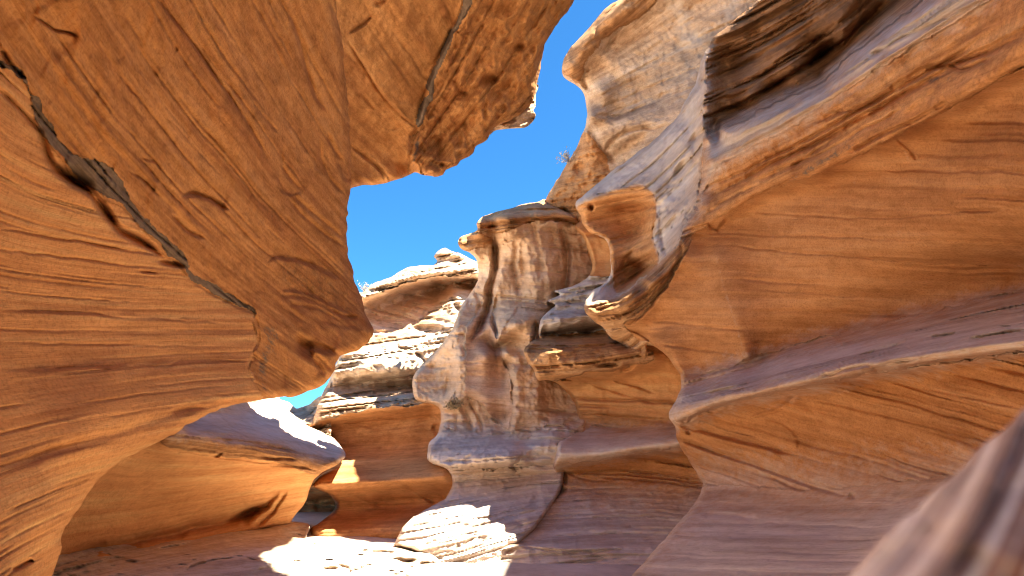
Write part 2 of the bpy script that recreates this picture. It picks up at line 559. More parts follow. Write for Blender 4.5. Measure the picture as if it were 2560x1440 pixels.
    for k in range(4):
        for c in range(3):
            nrm[:n0, c] += np.bincount(Q[:nq, k], fn[:nq, c], n0)[:n0]
            tail = np.bincount(Q[nq:, k], fn[nq:, c], len(allP))
            tail[:n0] = 0
            nrm[:, c] += tail
    nrm /= np.maximum(np.linalg.norm(nrm, axis=1, keepdims=True), 1e-12)
    root = None
    if len(parts) > 1:
        root = bpy.data.objects.new(name, None)
        root.empty_display_size = 0.3
        base = P[np.argmin(P[:, 2])]
        root.location = base
        C.objects.link(root)
    for k, p in enumerate(parts):
        s = PT == k
        if not s.any():
            print('EMPTY PART', name, p['name'])
            continue
        uq, inv = np.unique(Q[s], return_inverse=True)
        me = bpy.data.meshes.new(p['name'])
        nv, nf = len(uq), int(s.sum())
        me.vertices.add(nv)
        co = allP[uq]
        if root is not None:
            co = co - np.array(root.location)
        me.vertices.foreach_set('co', co.astype(np.float32).ravel())
        me.loops.add(nf * 4)
        me.loops.foreach_set('vertex_index', inv.astype(np.int32).ravel())
        me.polygons.add(nf)
        me.polygons.foreach_set('loop_start', np.arange(0, nf * 4, 4, dtype=np.int32))
        me.update(calc_edges=True)
        me.polygons.foreach_set('use_smooth', np.ones(nf, bool))
        at = me.attributes.new('bed', 'FLOAT', 'POINT'); at.data.foreach_set('value', allb[uq].astype(np.float32))
        at = me.attributes.new('tint', 'FLOAT_COLOR', 'POINT'); at.data.foreach_set('color', allt[uq].astype(np.float32).ravel())
        me.normals_split_custom_set_from_vertices(nrm[uq].tolist())
        me.materials.append(M[p.get('mat', 'orange')])
        o = bpy.data.objects.new(p['name'] if root is not None else name, me)
        C.objects.link(o)
        if root is not None:
            o.parent = root
            if p.get('label'):
                o['label'] = p['label']
        else:
            root = o
    if cat == 'structure':
        root['kind'] = 'structure'
    else:
        root['label'] = label
        root['category'] = cat
        root['kind'] = 'thing'
    if group:
        root['group'] = group
    return root

# ------------------------------------------------------------------ ground
def ground_sheet():
    me = bpy.data.meshes.new('ground')
    n = 61
    t = np.linspace(-1, 1, n)
    xs = np.sign(t) * (np.abs(t) ** 3) * 900
    gx, gy = np.meshgrid(xs, xs + 20)
    z = -0.28 + 0.1 * fbm(np.stack([gx.ravel() / 9, gy.ravel() / 9, gx.ravel() * 0], 1), 3)
    co = np.stack([gx.ravel(), gy.ravel(), z], 1)
    fs = [(j * n + i, j * n + i + 1, (j + 1) * n + i + 1, (j + 1) * n + i) for j in range(n - 1) for i in range(n - 1)]
    me.from_pydata(co.tolist(), [], fs)
    me.polygons.foreach_set('use_smooth', np.ones(len(fs), bool))
    me.materials.append(M['floor'])
    o = bpy.data.objects.new('ground', me)
    C.objects.link(o)
    o['kind'] = 'structure'
ground_sheet()

# ------------------------------------------------------------------ canyon floor
build_rock('canyon_floor', None, 'structure',
    [(-700, 1330), (60, 1340), (300, 1330), (560, 1300), (700, 1290), (728, 1302), (770, 1308), (772, 1325), (768, 1345), (785, 1360), (850, 1362), (905, 1358), (980, 1368), (1040, 1380),
     (1078, 1386), (1098, 1400), (1118, 1422), (1140, 1446), (1250, 1560), (1700, 1600), (2300, 1750), (2400, 2000), (-700, 2000)],
    [(0.6, [(140, 1430, 5.6), (250, 1405, 6.6), (400, 1372, 8.4), (560, 1338, 10.6), (720, 1308, 13.2)]),
     (0.6, [(-600, 1400, 3.5), (0, 1400, 4.6)]),
     (0.8, [(770, 1340, 12.6), (850, 1362, 12.0), (905, 1358, 11.8), (980, 1368, 11.2), (1080, 1388, 10.4)]),
     (0.8, [(300, 1440, 6.2), (500, 1440, 6.8), (700, 1440, 7.4), (900, 1440, 7.8), (1060, 1440, 8.6)]),
     (0.8, [(-300, 1700, 3.2), (400, 1700, 3.8), (900, 1700, 4.0), (1250, 1700, 4.2), (2000, 1850, 3.3)]),
     (0.8, [(-300, 1960, 2.3), (900, 1960, 2.7), (2000, 1960, 2.8)])],
    [dict(name='floor', mat='floor', amp=0.09, th=20, rough=0.1, sharp=0.3, crev=0.05, cw=5, cgap=0.6, chip=0.08, sky_grey=(0.5, 40), poly=[(-900, 1300), (3000, 1250), (3000, 2300), (-900, 2300)])],
    bed=[(0, [(140, 1440), (720, 1312), (780, 1330)]), (60, [(400, 1440), (700, 1390), (1000, 1380), (1100, 1400)]), (150, [(600, 1440), (900, 1420), (1120, 1430)]), (400, [(400, 1700), (1200, 1700)])],
    feats=[('groove', [(460, 1430), (520, 1405), (600, 1392), (640, 1398)], 4, 0.2), ('step', [(620, 1440), (720, 1405), (860, 1395)], 0.25, 26), ('groove', [(800, 1385), (900, 1378), (1010, 1384)], 3.5, 0.2), ('groove', [(760, 1398), (880, 1402), (960, 1398)], 3.5, 0.2), ('groove', [(1000, 1432), (1060, 1412), (1100, 1410)], 4, 0.22), ('step', [(690, 1345), (760, 1362), (840, 1376)], 0.25, 24), ('groove', [(720, 1330), (760, 1345), (790, 1372)], 3.5, 0.2), ('blob', (905, 1392), 40, 7, -4, 0.25), ('blob', (1010, 1402), 34, 6, 6, 0.4), ('blob', (830, 1425), 44, 8, -8, 0.4),
           ('groove', [(860, 1440), (930, 1415), (1060, 1400)], 4, 0.25), ('groove', [(840, 1410), (870, 1420), (880, 1440)], 3.5, 0.22)],
    rnd=(12, 0.2), rag=2.5, seed=3, thick=1.2)

# ------------------------------------------------------------------ left wall: fin above, smooth fan of beds below, grey seam between
SEAM = [(-20, 150), (25, 160), (60, 190), (75, 240), (100, 250), (108, 285), (135, 315), (145, 345), (190, 385), (250, 405), (300, 440), (318, 480), (345, 520), (400, 580), (460, 635),
        (480, 680), (540, 715), (600, 748), (630, 772), (638, 790), (600, 768), (540, 740), (480, 700), (460, 665), (430, 640), (390, 600), (340, 550), (300, 505), (240, 480), (190, 440), (160, 400), (130, 365), (100, 330), (80, 285), (72, 235), (50, 200), (20, 172), (-20, 160)]
LOWER = [(-900, 60), (-20, 60), (10, 150), (40, 170), (78, 240), (90, 300), (130, 370), (170, 430), (240, 490), (300, 515), (350, 565), (410, 630), (470, 690), (560, 750), (632, 780), (640, 860), (622, 915), (640, 955), (655, 1020),
         (560, 1100), (-100, 2100), (-900, 2100)]
left_wall = build_rock('canyon_wall', 'tall orange overhanging wall with a thin grey seam above smooth fanned layers', 'rock wall',
    [(838, -700), (838, -200), (843, 0), (855, 120), (868, 230), (872, 330), (877, 400), (876, 470), (871, 520), (868, 590), (873, 650), (888, 700), (903, 740), (913, 790), (936, 828), (917, 858), (890, 878), (848, 888),
     (838, 920), (822, 945), (790, 973), (740, 988), (700, 995), (650, 999), (600, 1010), (560, 1020), (500, 1045), (440, 1080), (390, 1108), (330, 1138), (280, 1168), (240, 1205), (208, 1250), (182, 1292), (158, 1330), (152, 1375), (142, 1408), (128, 1450), (90, 1700), (-200, 2000), (-850, 2000), (-850, -700)],
    [(0.5, [(-800, -600, 1.1), (-800, 600, 1.5), (-800, 1900, 1.5)]),
     (0.5, [(-400, -650, 1.3), (100, -650, 1.5), (500, -650, 2.2), (836, -650, 3.0)]),
     (0.5, [(-400, 0, 2.0), (0, 0, 2.5), (200, 0, 2.9), (435, 0, 3.7), (640, 0, 4.7), (842, 0, 6.0)]),
     (0.5, [(-400, 300, 2.15), (0, 300, 2.8), (300, 300, 3.8), (600, 300, 5.4), (868, 300, 8.0)]),
     (0.5, [(0, 600, 3.15), (300, 600, 4.3), (500, 600, 5.5), (700, 600, 7.2), (868, 600, 9.3)]),
     (0.5, [(-400, 760, 2.3), (0, 760, 3.25), (300, 760, 4.5), (640, 780, 6.9)]),
     (0.4, [(720, 740, 7.8), (830, 760, 9.0), (932, 828, 9.9)]),
     (0.5, [(0, 920, 3.15), (300, 920, 4.35), (620, 920, 6.6), (740, 900, 7.8), (840, 890, 8.8)]),
     (0.4, [(840, 925, 8.8), (790, 970, 8.4), (700, 992, 7.3), (600, 1008, 6.2), (500, 1043, 5.4), (400, 1100, 4.75), (330, 1136, 4.4), (240, 1203, 4.0), (182, 1290, 3.7), (150, 1380, 3.5), (128, 1445, 3.3)]),
     (0.5, [(0, 1120, 2.95), (200, 1100, 3.6), (350, 1040, 4.4)]),
     (0.5, [(-400, 1200, 2.1), (0, 1280, 2.75), (90, 1300, 3.05)]),
     (0.5, [(-400, 1500, 1.9), (0, 1440, 2.6), (70, 1440, 2.9)]),
     (0.5, [(-400, 1900, 1.6), (50, 1750, 2.1)])],
    [dict(name='streaked_face', mat='rust', amp=0.03, th=60, rough=0.05, chip=0.05, sharp=0.45, wob=9, crev=0.035, cgap=0.4, fine=0.25),
     dict(name='layered_face', poly=LOWER, mat='smooth', amp=0.012, th=46, rough=0.018, sharp=0.12, wob=5, crev=0.02, cgap=0.35,
          bed=[(0, [(-20, 560), (420, 640)]), (60, [(-20, 620), (460, 692)]), (200, [(-20, 772), (640, 812)]), (300, [(-20, 858), (640, 850)]), (380, [(-20, 945), (640, 908)]), (520, [(-20, 1085), (400, 1010), (650, 962)]), (660, [(-20, 1225), (300, 1110), (560, 1018)]), (780, [(-20, 1380), (200, 1240)]), (900, [(0, 1500), (150, 1400)]),
               (-200, [(-20, 300), (200, 470)]), (-90, [(-20, 450), (300, 590)])]),
     dict(name='mineral_seam', poly=SEAM, mat='grey', amp=0.015, th=9, rough=0.05, chip=0.05, crev=0.05, label='dark grey mineral seam along the wall')],
    bed=[(-60, [(-20, 260), (150, 470), (300, 600)]), (0, [(-20, 140), (120, 330), (300, 500), (480, 660), (650, 775)]), (150, [(60, -20), (250, 230), (430, 430), (560, 590), (700, 720), (800, 830)]), (280, [(220, -20), (400, 230), (560, 420), (640, 560), (740, 660), (860, 790)]), (420, [(400, -20), (520, 160), (630, 300), (700, 440), (730, 540), (860, 680), (920, 800)]),
         (560, [(600, -20), (700, 150), (790, 300), (820, 420), (868, 520)]), (650, [(740, -20), (820, 150), (868, 400)]), (-400, [(-400, 100), (-200, 400)]), (900, [(830, -500), (838, -100)]), (160, [(-250, -500), (50, -20)]), (-160, [(660, 990), (760, 950), (840, 910)]), (-60, [(660, 880), (760, 870), (900, 862)])],
    feats=[('groove', [(390, -10), (430, 40), (500, 130), (540, 190), (590, 260), (640, 340), (670, 400)], 4, 0.09),
           ('step', [(660, 390), (600, 270), (540, 190), (470, 90), (400, 0)], 0.05, 50),
           ('step', [(500, 0), (560, 90), (600, 170), (640, 250), (700, 330), (708, 360)], -0.06, 40, 6),
           ('groove', [(630, 250), (660, 290), (695, 330)], 4, 0.06),
           ('groove', [(720, 20), (740, 70), (770, 180), (790, 240), (815, 275)], 5, 0.12), ('step', [(815, 280), (775, 200), (745, 80), (720, 0)], 0.12, 30),
           ('groove', [(820, -10), (845, 60), (866, 160)], 6, 0.12),
           ('groove', [(85, 38), (110, 55), (140, 75), (170, 80), (195, 92)], 4, 0.06),
           ('groove', [(0, 118), (20, 150), (60, 195)], 5, 0.09),
           ('groove', [(-10, 215), (40, 262), (75, 300), (105, 335), (120, 390), (160, 430)], 5, 0.09),
           ('groove', [(100, 340), (130, 405), (165, 440), (230, 485), (270, 535), (300, 575), (350, 600), (420, 650)], 7, 0.16),
           ('blob', (180, 440), 50, 17, 32, 0.35), ('blob', (262, 525), 36, 11, 52, 0.2), ('blob', (340, 595), 50, 10, 30, 0.2), ('blob', (428, 658), 30, 7, 12, 0.22), ('blob', (370, 680), 22, 3, 5, 0.08),
           ('step', [(560, 520), (520, 495), (480, 480), (455, 485)], 0.12, 26, 3), ('groove', [(455, 488), (485, 483), (520, 497), (570, 520)], 6, 0.14),
           ('groove', [(430, 535), (470, 575), (515, 597)], 5, 0.1), ('groove', [(355, 395), (385, 405), (370, 392)], 3, 0.04), ('groove', [(320, 425), (360, 450), (400, 490)], 3, 0.05),
           ('step', [(760, 480), (725, 490), (700, 470), (690, 400)], 0.1, 30, 3), ('groove', [(705, 360), (710, 420), (740, 460), (760, 478)], 5, 0.09),
           ('groove', [(735, 490), (770, 520), (830, 570), (862, 600)], 5, 0.1), ('groove', [(720, 495), (760, 540), (820, 590), (866, 620)], 4, 0.08),
           ('groove', [(800, 340), (805, 400), (830, 450), (868, 490)], 4, 0.08), ('groove', [(845, 400), (860, 440), (874, 452)], 5, 0.12), ('groove', [(818, 330), (845, 385), (870, 440)], 5, 0.1),
           ('step', [(860, 700), (800, 670), (740, 648), (690, 643), (672, 660)], 0.16, 30, 3), ('groove', [(676, 655), (690, 646), (740, 650), (800, 672), (850, 700)], 5, 0.12),
           ('step', [(880, 790), (820, 760), (760, 735), (700, 725)], 0.18, 26, 3), ('groove', [(700, 740), (760, 742), (830, 775), (890, 800)], 5, 0.1), ('groove', [(720, 760), (790, 770), (850, 800)], 4, 0.07),
           ('blob', (880, 792), 12, 6, 0, 0.15), ('step', [(915, 825), (850, 815), (800, 800)], 0.1, 20, 3),
           ('blob', (762, 865), 16, 26, -38, 0.45), ('blob', (800, 870), 36, 9, 18, 0.3), ('groove', [(770, 880), (795, 910), (815, 942)], 7, 0.12), ('groove', [(790, 885), (820, 915), (830, 925)], 4, 0.07), ('step', [(835, 880), (800, 862), (765, 850)], 0.18, 24, 3),
           ('groove', [(625, 768), (640, 800), (646, 850), (636, 880), (640, 900), (618, 915), (628, 945), (645, 968), (655, 992)], 3, 0.04),
           ('groove', [(470, 695), (540, 740), (600, 768), (632, 780)], 3, 0.05),
           ('step', [(640, 900), (450, 905), (0, 932)], 0.05, 40, 3), ('groove', [(60, 931), (200, 918), (420, 915), (450, 902), (630, 902)], 2.5, 0.03), ('step', [(0, 777), (200, 784), (400, 795), (640, 812)], -0.035, 45, 3), ('groove', [(0, 774), (200, 782), (350, 795), (620, 812)], 3, 0.03),
           ('groove', [(0, 570), (100, 588), (220, 606), (420, 645)], 3, 0.04), ('groove', [(0, 622), (150, 640), (300, 660), (430, 672)], 3, 0.035), ('groove', [(0, 855), (300, 862), (600, 868)], 2.5, 0.02),
           ('groove', [(0, 1170), (200, 1110), (420, 1040), (600, 1000)], 12, 0.05), ('groove', [(420, 1030), (520, 1018), (620, 995)], 5, 0.05),
           ('groove', [(30, 1430), (60, 1408), (85, 1402)], 6, 0.1)],
    tints=[(1, [(500, 0), (560, 60), (600, 150), (650, 250), (705, 330), (705, 480), (690, 470), (660, 400), (600, 270), (540, 190), (470, 80), (420, 0)], 60, 0.5),
           (0, [(650, 800), (700, 812), (705, 850), (690, 900), (680, 940), (690, 990), (652, 990), (630, 945), (625, 915), (642, 890), (648, 840)], 26, 0.42), (1, [(680, 640), (760, 640), (860, 700), (905, 790), (830, 790), (740, 740), (690, 720)], 30, 0.42)],
    thick=0.5, rnd=(22, 0.3), rag=5.5, seed=1)

def rear_continuation(parent, side, seed):
    """unseen wall added beside and behind the viewer, leaning in to block sun and sky"""
    ny, nz = 90, 80
    t = np.linspace(0, 1, ny)
    u = np.linspace(0, 1, nz)
    T, U = np.meshgrid(t, u)
    y = (2.4 if side > 0 else 1.5) - T * 14
    z = -0.8 + U * (6.5 if side < 0 else 7.4)
    x = 2.7 - 0.35 * np.sin(np.clip(z / 2.4, 0, 3.1)) + 0.5 * np.sin(np.minimum(y, 1.5) * 0.55 + side)
    x = x - np.clip((z - 3.0) / 6.0, 0, 1.2) ** 1.2 * 2.0  # lean of the unseen wall is shaped to hold off the sun
    P = np.stack([side * x.ravel(), y.ravel(), z.ravel()], 1)
    n = fbm(P * 0.7 + seed, 4)
    P[:, 0] += side * (0.35 * n + 0.03 * strata(seed, P[:, 2] * 100 + 12 * n, 18))
    P[:, 1] += 0.2 * fbm(P * 0.8 + 60, 3)
    me = bpy.data.meshes.new('unseen_wall_face')
    i = np.arange(nz * ny).reshape(nz, ny)
    q = np.stack([i[:-1, :-1], i[:-1, 1:], i[1:, 1:], i[1:, :-1]], -1).reshape(-1, 4)
    me.from_pydata((P - np.array(parent.location)).tolist(), [], q.tolist())
    me.polygons.foreach_set('use_smooth', np.ones(len(q), bool))
    at = me.attributes.new('bed', 'FLOAT', 'POINT'); at.data.foreach_set('value', (P[:, 2] * 100 + 12 * n).astype(np.float32))
    me.materials.append(M['orange'])
    o = bpy.data.objects.new('unseen_wall_face', me); o.parent = parent; C.objects.link(o)
rear_continuation(left_wall, -1, 21)

# ------------------------------------------------------------------ upper overhang beyond the fin
build_rock('overhanging_ceiling', 'huge orange overhanging roof of rock split by one straight grey crack, blue sky under it', 'rock overhang',
    [(780, -1900), (2050, -1900), (2000, -900), (1900, -640), (1700, -480), (1560, -330), (1500, -200), (1470, -80), (1440, -4), (1402, 48), (1374, 84), (1361, 108), (1356, 150), (1346, 196), (1337, 232), (1325, 262), (1292, 290), (1248, 314), (1226, 330), (1215, 350), (1187, 368), (1180, 386), (1152, 402), (1140, 414), (1112, 424), (1105, 437), (1078, 441), (1052, 436), (1036, 430), (1000, 448), (970, 456), (940, 462), (902, 465), (878, 470), (840, 486), (790, 480)],  # unseen flare above the view added to keep sun off the left wall
    [(0.5, [(800, -1850, 2.2), (1700, -1850, 2.3), (2600, -1850, 2.4)]), (0.5, [(800, -1300, 3.1), (1400, -1300, 3.3), (2600, -1300, 3.6)]),
     (0.5, [(800, -700, 4.4), (1200, -700, 4.8), (1800, -700, 5.4)]),
     (0.5, [(820, 0, 7.8), (1000, 0, 8.5), (1150, 0, 9.2)]), (0.5, [(1180, 0, 9.2), (1300, 0, 9.6), (1435, -4, 10.6)]),
     (0.5, [(820, 230, 9.0), (960, 230, 9.8), (1062, 230, 10.5)]), (0.4, [(1100, 230, 10.6), (1220, 200, 10.9), (1340, 200, 11.6)]),
     (0.4, [(830, 460, 10.6), (900, 450, 11.0), (1000, 430, 11.7), (1032, 410, 11.6)]), (0.4, [(1050, 425, 11.4), (1150, 390, 11.3), (1240, 310, 11.5), (1320, 262, 11.8)]),
     (0.3, [(1040, 310, 11.0), (1030, 400, 11.4)])],
    [dict(name='ceiling_face', mat='rust', amp=0.05, th=40, rough=0.07, sharp=0.15, chip=0.06, crev=0.05, cgap=0.6),
     dict(name='broken_face', poly=[(1170, -800), (2000, -800), (1440, 0), (1370, 100), (1340, 240), (1230, 340), (1110, 445), (1030, 450), (1026, 400), (1040, 330), (1060, 320), (1075, 250), (1120, 150), (1180, 0)], mat='rust', amp=0.05, th=22, rough=0.14, chip=0.2, sharp=0.3, crev=0.1,
          bed=[(0, [(1050, 420), (1200, 300), (1400, 40)]), (150, [(1150, 400), (1320, 260), (1370, 100)]), (-160, [(1060, 320), (1120, 200), (1200, -20)]), (-300, [(1150, -300), (1200, -600)])]),
     dict(name='mineral_seam', poly=[(1155, -700), (1185, -700), (1180, 0), (1150, 60), (1120, 130), (1092, 190), (1080, 250), (1060, 290), (1048, 318), (1040, 310), (1050, 262), (1068, 240), (1072, 200), (1092, 150), (1110, 115), (1135, 60), (1155, 0)], mat='grey', amp=0.004, th=20, rough=0.02, label='straight dark grey crack filling')],
    bed=[(0, [(880, 110), (960, 220), (1040, 312)]), (-60, [(880, 260), (960, 350), (1020, 400)]), (-130, [(880, 390), (980, 440)]), (90, [(960, 20), (1040, 120), (1070, 200)]), (180, [(1060, -20), (1120, 60)]), (260, [(1100, -300), (1150, -600)])],
    feats=[('step', [(1042, 318), (1000, 285), (950, 230), (900, 150), (870, 105)], -0.14, 70, 3), ('groove', [(870, 105), (900, 150), (950, 230), (1000, 285), (1042, 322)], 3, 0.12),
           ('groove', [(1160, 0), (1110, 115), (1070, 200), (1050, 265), (1042, 318)], 4, 0.18), ('step', [(1158, 0), (1110, 115), (1070, 205), (1042, 318)], 0.35, 60, 4), ('groove', [(1045, 320), (1030, 340), (1028, 390), (1020, 420)], 5, 0.2), ('step', [(1022, 415), (1028, 385), (1028, 342)], -0.15, 14, 3),
           ('groove', [(872, 85), (895, 70), (915, 60), (933, 42)], 4, 0.15), ('groove', [(940, 15), (955, 5), (965, 0)], 6, 0.12), ('groove', [(880, 370), (920, 395), (955, 430), (965, 452)], 4, 0.12), ('groove', [(905, 235), (930, 265), (940, 272)], 4, 0.08),
           ('step', [(960, 320), (965, 298), (990, 292), (1012, 312), (1040, 318)], 0.06, 20, 3), ('groove', [(960, 318), (985, 325), (1010, 312)], 3, 0.06),
           ('blob', (1225, 200), 22, 13, -20, 0.5), ('blob', (1300, 118), 16, 12, 0, 0.3), ('groove', [(1150, 90), (1180, 80), (1210, 55)], 5, 0.12), ('groove', [(1135, 200), (1150, 230), (1165, 235)], 5, 0.14), ('blob', (1185, 225), 30, 12, -30, 0.25),
           ('groove', [(1155, 340), (1148, 365), (1135, 370)], 5, 0.16), ('groove', [(1160, 300), (1165, 340), (1168, 365)], 5, 0.14), ('groove', [(1098, 345), (1098, 380), (1095, 400)], 6, 0.2), ('groove', [(1215, 250), (1212, 300), (1214, 330)], 4, 0.12), ('groove', [(1060, 360), (1048, 400), (1045, 412)], 5, 0.12), ('groove', [(1280, 220), (1260, 270), (1240, 300)], 5, 0.1), ('blob', (1108, 412), 8, 6, 0, 0.25),
           ('groove', [(1200, 160), (1130, 260), (1060, 345)], 10, 0.15), ('groove', [(1290, 190), (1200, 280), (1120, 345), (1050, 390)], 14, 0.2)],
    tints=[(0, [(1045, 335), (1055, 340), (1050, 380), (1040, 420), (1028, 420), (1030, 370)], 12, 0.5), (1, [(1040, 425), (1110, 410), (1115, 440), (1040, 440)], 30, 0.3)],
    thick=0.5, rnd=(22, 0.8), rag=4.0, pad=420, seed=2, lump=1.3)

build_rock('rim_block', 'small pale broken block of rim rock catching sunlight past the edge of the roof', 'rock',
    [(1200, 335), (1235, 298), (1300, 245), (1325, 208), (1338, 204), (1346, 212), (1340, 232), (1337, 268), (1331, 276), (1339, 288), (1330, 303), (1312, 317), (1275, 321), (1242, 325), (1222, 338)],
    [(0.4, [(1200, 335, 12.6), (1260, 318, 12.5), (1320, 312, 12.7)]), (0.4, [(1240, 295, 12.9), (1330, 280, 12.7), (1340, 215, 13.3), (1310, 240, 13.2)])],
    [dict(name='rim_block', mat='pale', amp=0.08, th=9, rough=0.16, chip=0.2, freq=1.4)],
    bed=[(0, [(1230, 330), (1335, 300)]), (50, [(1230, 280), (1335, 250)])],
    thick=0.4, rnd=(9, 0.4), rag=3, seed=12, g=2.5)

# ------------------------------------------------------------------ left ledge with the scooped alcove
build_rock('scooped_ledge', 'low rock ledge with a sunlit pale nose and grey top over a dark scooped alcove', 'rock ledge',
    [(60, 1120), (200, 1060), (380, 1030), (500, 1020), (540, 1000), (640, 985), (690, 980), (705, 1010), (730, 1035), (765, 1062), (800, 1078), (835, 1095), (855, 1120), (864, 1138), (855, 1152), (830, 1168), (806, 1180), (785, 1198), (772, 1225), (766, 1250), (748, 1275), (732, 1296), (722, 1312), (650, 1330), (560, 1348), (400, 1390), (250, 1420), (120, 1455), (60, 1470)],
    [(0.5, [(80, 1100, 4.0), (240, 1080, 5.0), (400, 1040, 6.8), (560, 1000, 10.5), (690, 985, 15.0)]),
     (0.4, [(480, 1062, 8.2), (560, 1040, 10.2), (690, 1022, 14.2), (780, 1072, 14.6), (850, 1120, 13.8)]),
     (0.25, [(440, 1082, 6.6), (540, 1096, 8.2), (660, 1108, 9.9), (760, 1132, 11.2), (830, 1148, 12.0), (858, 1142, 12.6)]),
     (0.3, [(420, 1100, 6.4), (540, 1125, 8.1), (680, 1148, 9.9), (790, 1170, 11.3)]),
     (0.5, [(420, 1130, 6.8), (560, 1170, 8.9), (680, 1185, 10.4), (770, 1205, 11.6)]),
     (0.6, [(300, 1200, 6.6), (450, 1230, 8.6), (600, 1240, 10.4), (720, 1240, 11.9), (760, 1250, 12.4)]),
     (0.6, [(120, 1240, 5.2), (240, 1290, 6.6), (400, 1310, 8.7), (560, 1300, 10.7), (660, 1290, 12.0), (735, 1290, 12.9)]),
     (0.5, [(120, 1440, 5.9), (250, 1405, 6.9), (400, 1376, 8.7), (560, 1340, 10.8), (650, 1322, 12.0), (722, 1312, 12.9)])],
    [dict(name='alcove_face', mat='smooth', amp=0.012, th=40, rough=0.022, sharp=0.15, bed=[(0, [(400, 1110), (640, 1160), (800, 1180)]), (80, [(300, 1230), (500, 1240), (640, 1210), (780, 1190)]), (160, [(160, 1330), (500, 1280), (650, 1250), (750, 1210)]), (260, [(150, 1420), (560, 1330), (720, 1260), (765, 1230)])]),
     dict(name='ledge_edge', poly=[(380, 1060), (460, 1078), (560, 1098), (680, 1112), (760, 1136), (830, 1150), (870, 1140), (860, 1158), (800, 1185), (770, 1180), (680, 1158), (560, 1140), (420, 1118)], mat='rough', amp=0.06, th=11, rough=0.03, chip=0.04),
     dict(name='ledge_top', poly=[(440, 1088), (460, 1060), (480, 1000), (600, 940), (700, 940), (880, 1080), (890, 1150), (830, 1149), (760, 1134), (680, 1110), (560, 1096)], mat='pink', sky_grey=(0.85, 24), amp=0.06, th=11, rough=0.05, sharp=0.3, crev=0.05, cw=4, cgap=0.6, chip=0.03)],
    bed=[(0, [(440, 1085), (660, 1108), (860, 1145)]), (-60, [(500, 1045), (690, 1050), (840, 1100)]), (-110, [(560, 1010), (690, 1005), (780, 1065)]), (40, [(420, 1118), (660, 1150), (790, 1178)])],
    feats=[('groove', [(400, 1118), (500, 1136), (600, 1148), (760, 1168), (800, 1178)], 2.5, 0.08), ('blob', (545, 1137), 10, 4, -25, 0.15), ('groove', [(650, 1140), (690, 1146), (740, 1150)], 3, 0.14), ('step', [(790, 1178), (740, 1172), (660, 1165)], 0.1, 10, 2),
           ('groove', [(150, 1395), (260, 1370), (350, 1352), (450, 1330), (560, 1302), (640, 1270), (680, 1248)], 14, 0.5), ('groove', [(600, 1310), (660, 1270), (700, 1230)], 9, 0.3), ('blob', (610, 1285), 50, 14, -28, 0.5), ('groove', [(640, 1318), (690, 1270), (720, 1230)], 5, 0.2),
           ('groove', [(610, 1255), (700, 1225), (770, 1205)], 5, 0.06), ('step', [(770, 1205), (700, 1232), (610, 1262)], -0.12, 40, 4)],
    thick=3.0, rnd=(14, 0.7), rag=2.5, seed=4, g=2.6)

# ------------------------------------------------------------------ far slabs and the passage beyond
build_rock('stone_slab', 'distant sunlit white stepped slab seen in the small gap beneath the wall', 'rock',
    [(640, 1000), (672, 992), (700, 998), (722, 1006), (742, 1022), (748, 1022), (772, 1012), (800, 990), (820, 1000), (820, 1120), (700, 1120), (640, 1060)],
    [(0.5, [(650, 1000, 26), (700, 1000, 27), (745, 1024, 25)]), (0.5, [(690, 1040, 22), (740, 1040, 22), (790, 1000, 22)]), (0.5, [(700, 1100, 18), (780, 1080, 17.5)])],
    [dict(name='stone_slab', mat='far', amp=0.22, th=9, rough=0.2, chip=0.3, freq=0.8)],
    bed=[(0, [(660, 1000), (790, 1010)]), (60, [(690, 1050), (790, 1060)])], thick=3, rnd=(6, 0.5), rag=3, seed=14, g=2.6)
build_rock('passage_rock', 'shaded rock low in the narrow passage between scooped ledge and undercut cliff', 'rock',
    [(690, 1140), (820, 1140), (880, 1180), (880, 1330), (830, 1345), (700, 1330)],
    [(0.4, [(700, 1150, 21), (860, 1160, 21)]), (0.3, [(700, 1225, 19.5), (860, 1228, 19.5)]), (0.3, [(700, 1240, 20.2), (860, 1240, 20.2)]), (0.4, [(700, 1325, 18.6), (860, 1330, 18.6)])],
    [dict(name='passage_rock', mat='orange', amp=0.08, th=14, rough=0.12, chip=0.05)],
    bed=[(0, [(700, 1170), (860, 1180)]), (100, [(700, 1270), (860, 1280)])],
    feats=[('step', [(860, 1222), (780, 1228), (700, 1235)], 0.3, 12, 2), ('groove', [(730, 1270), (780, 1255), (850, 1240)], 5, 0.12)],
    thick=3, rnd=(6, 0.4), rag=2, seed=15, g=3)

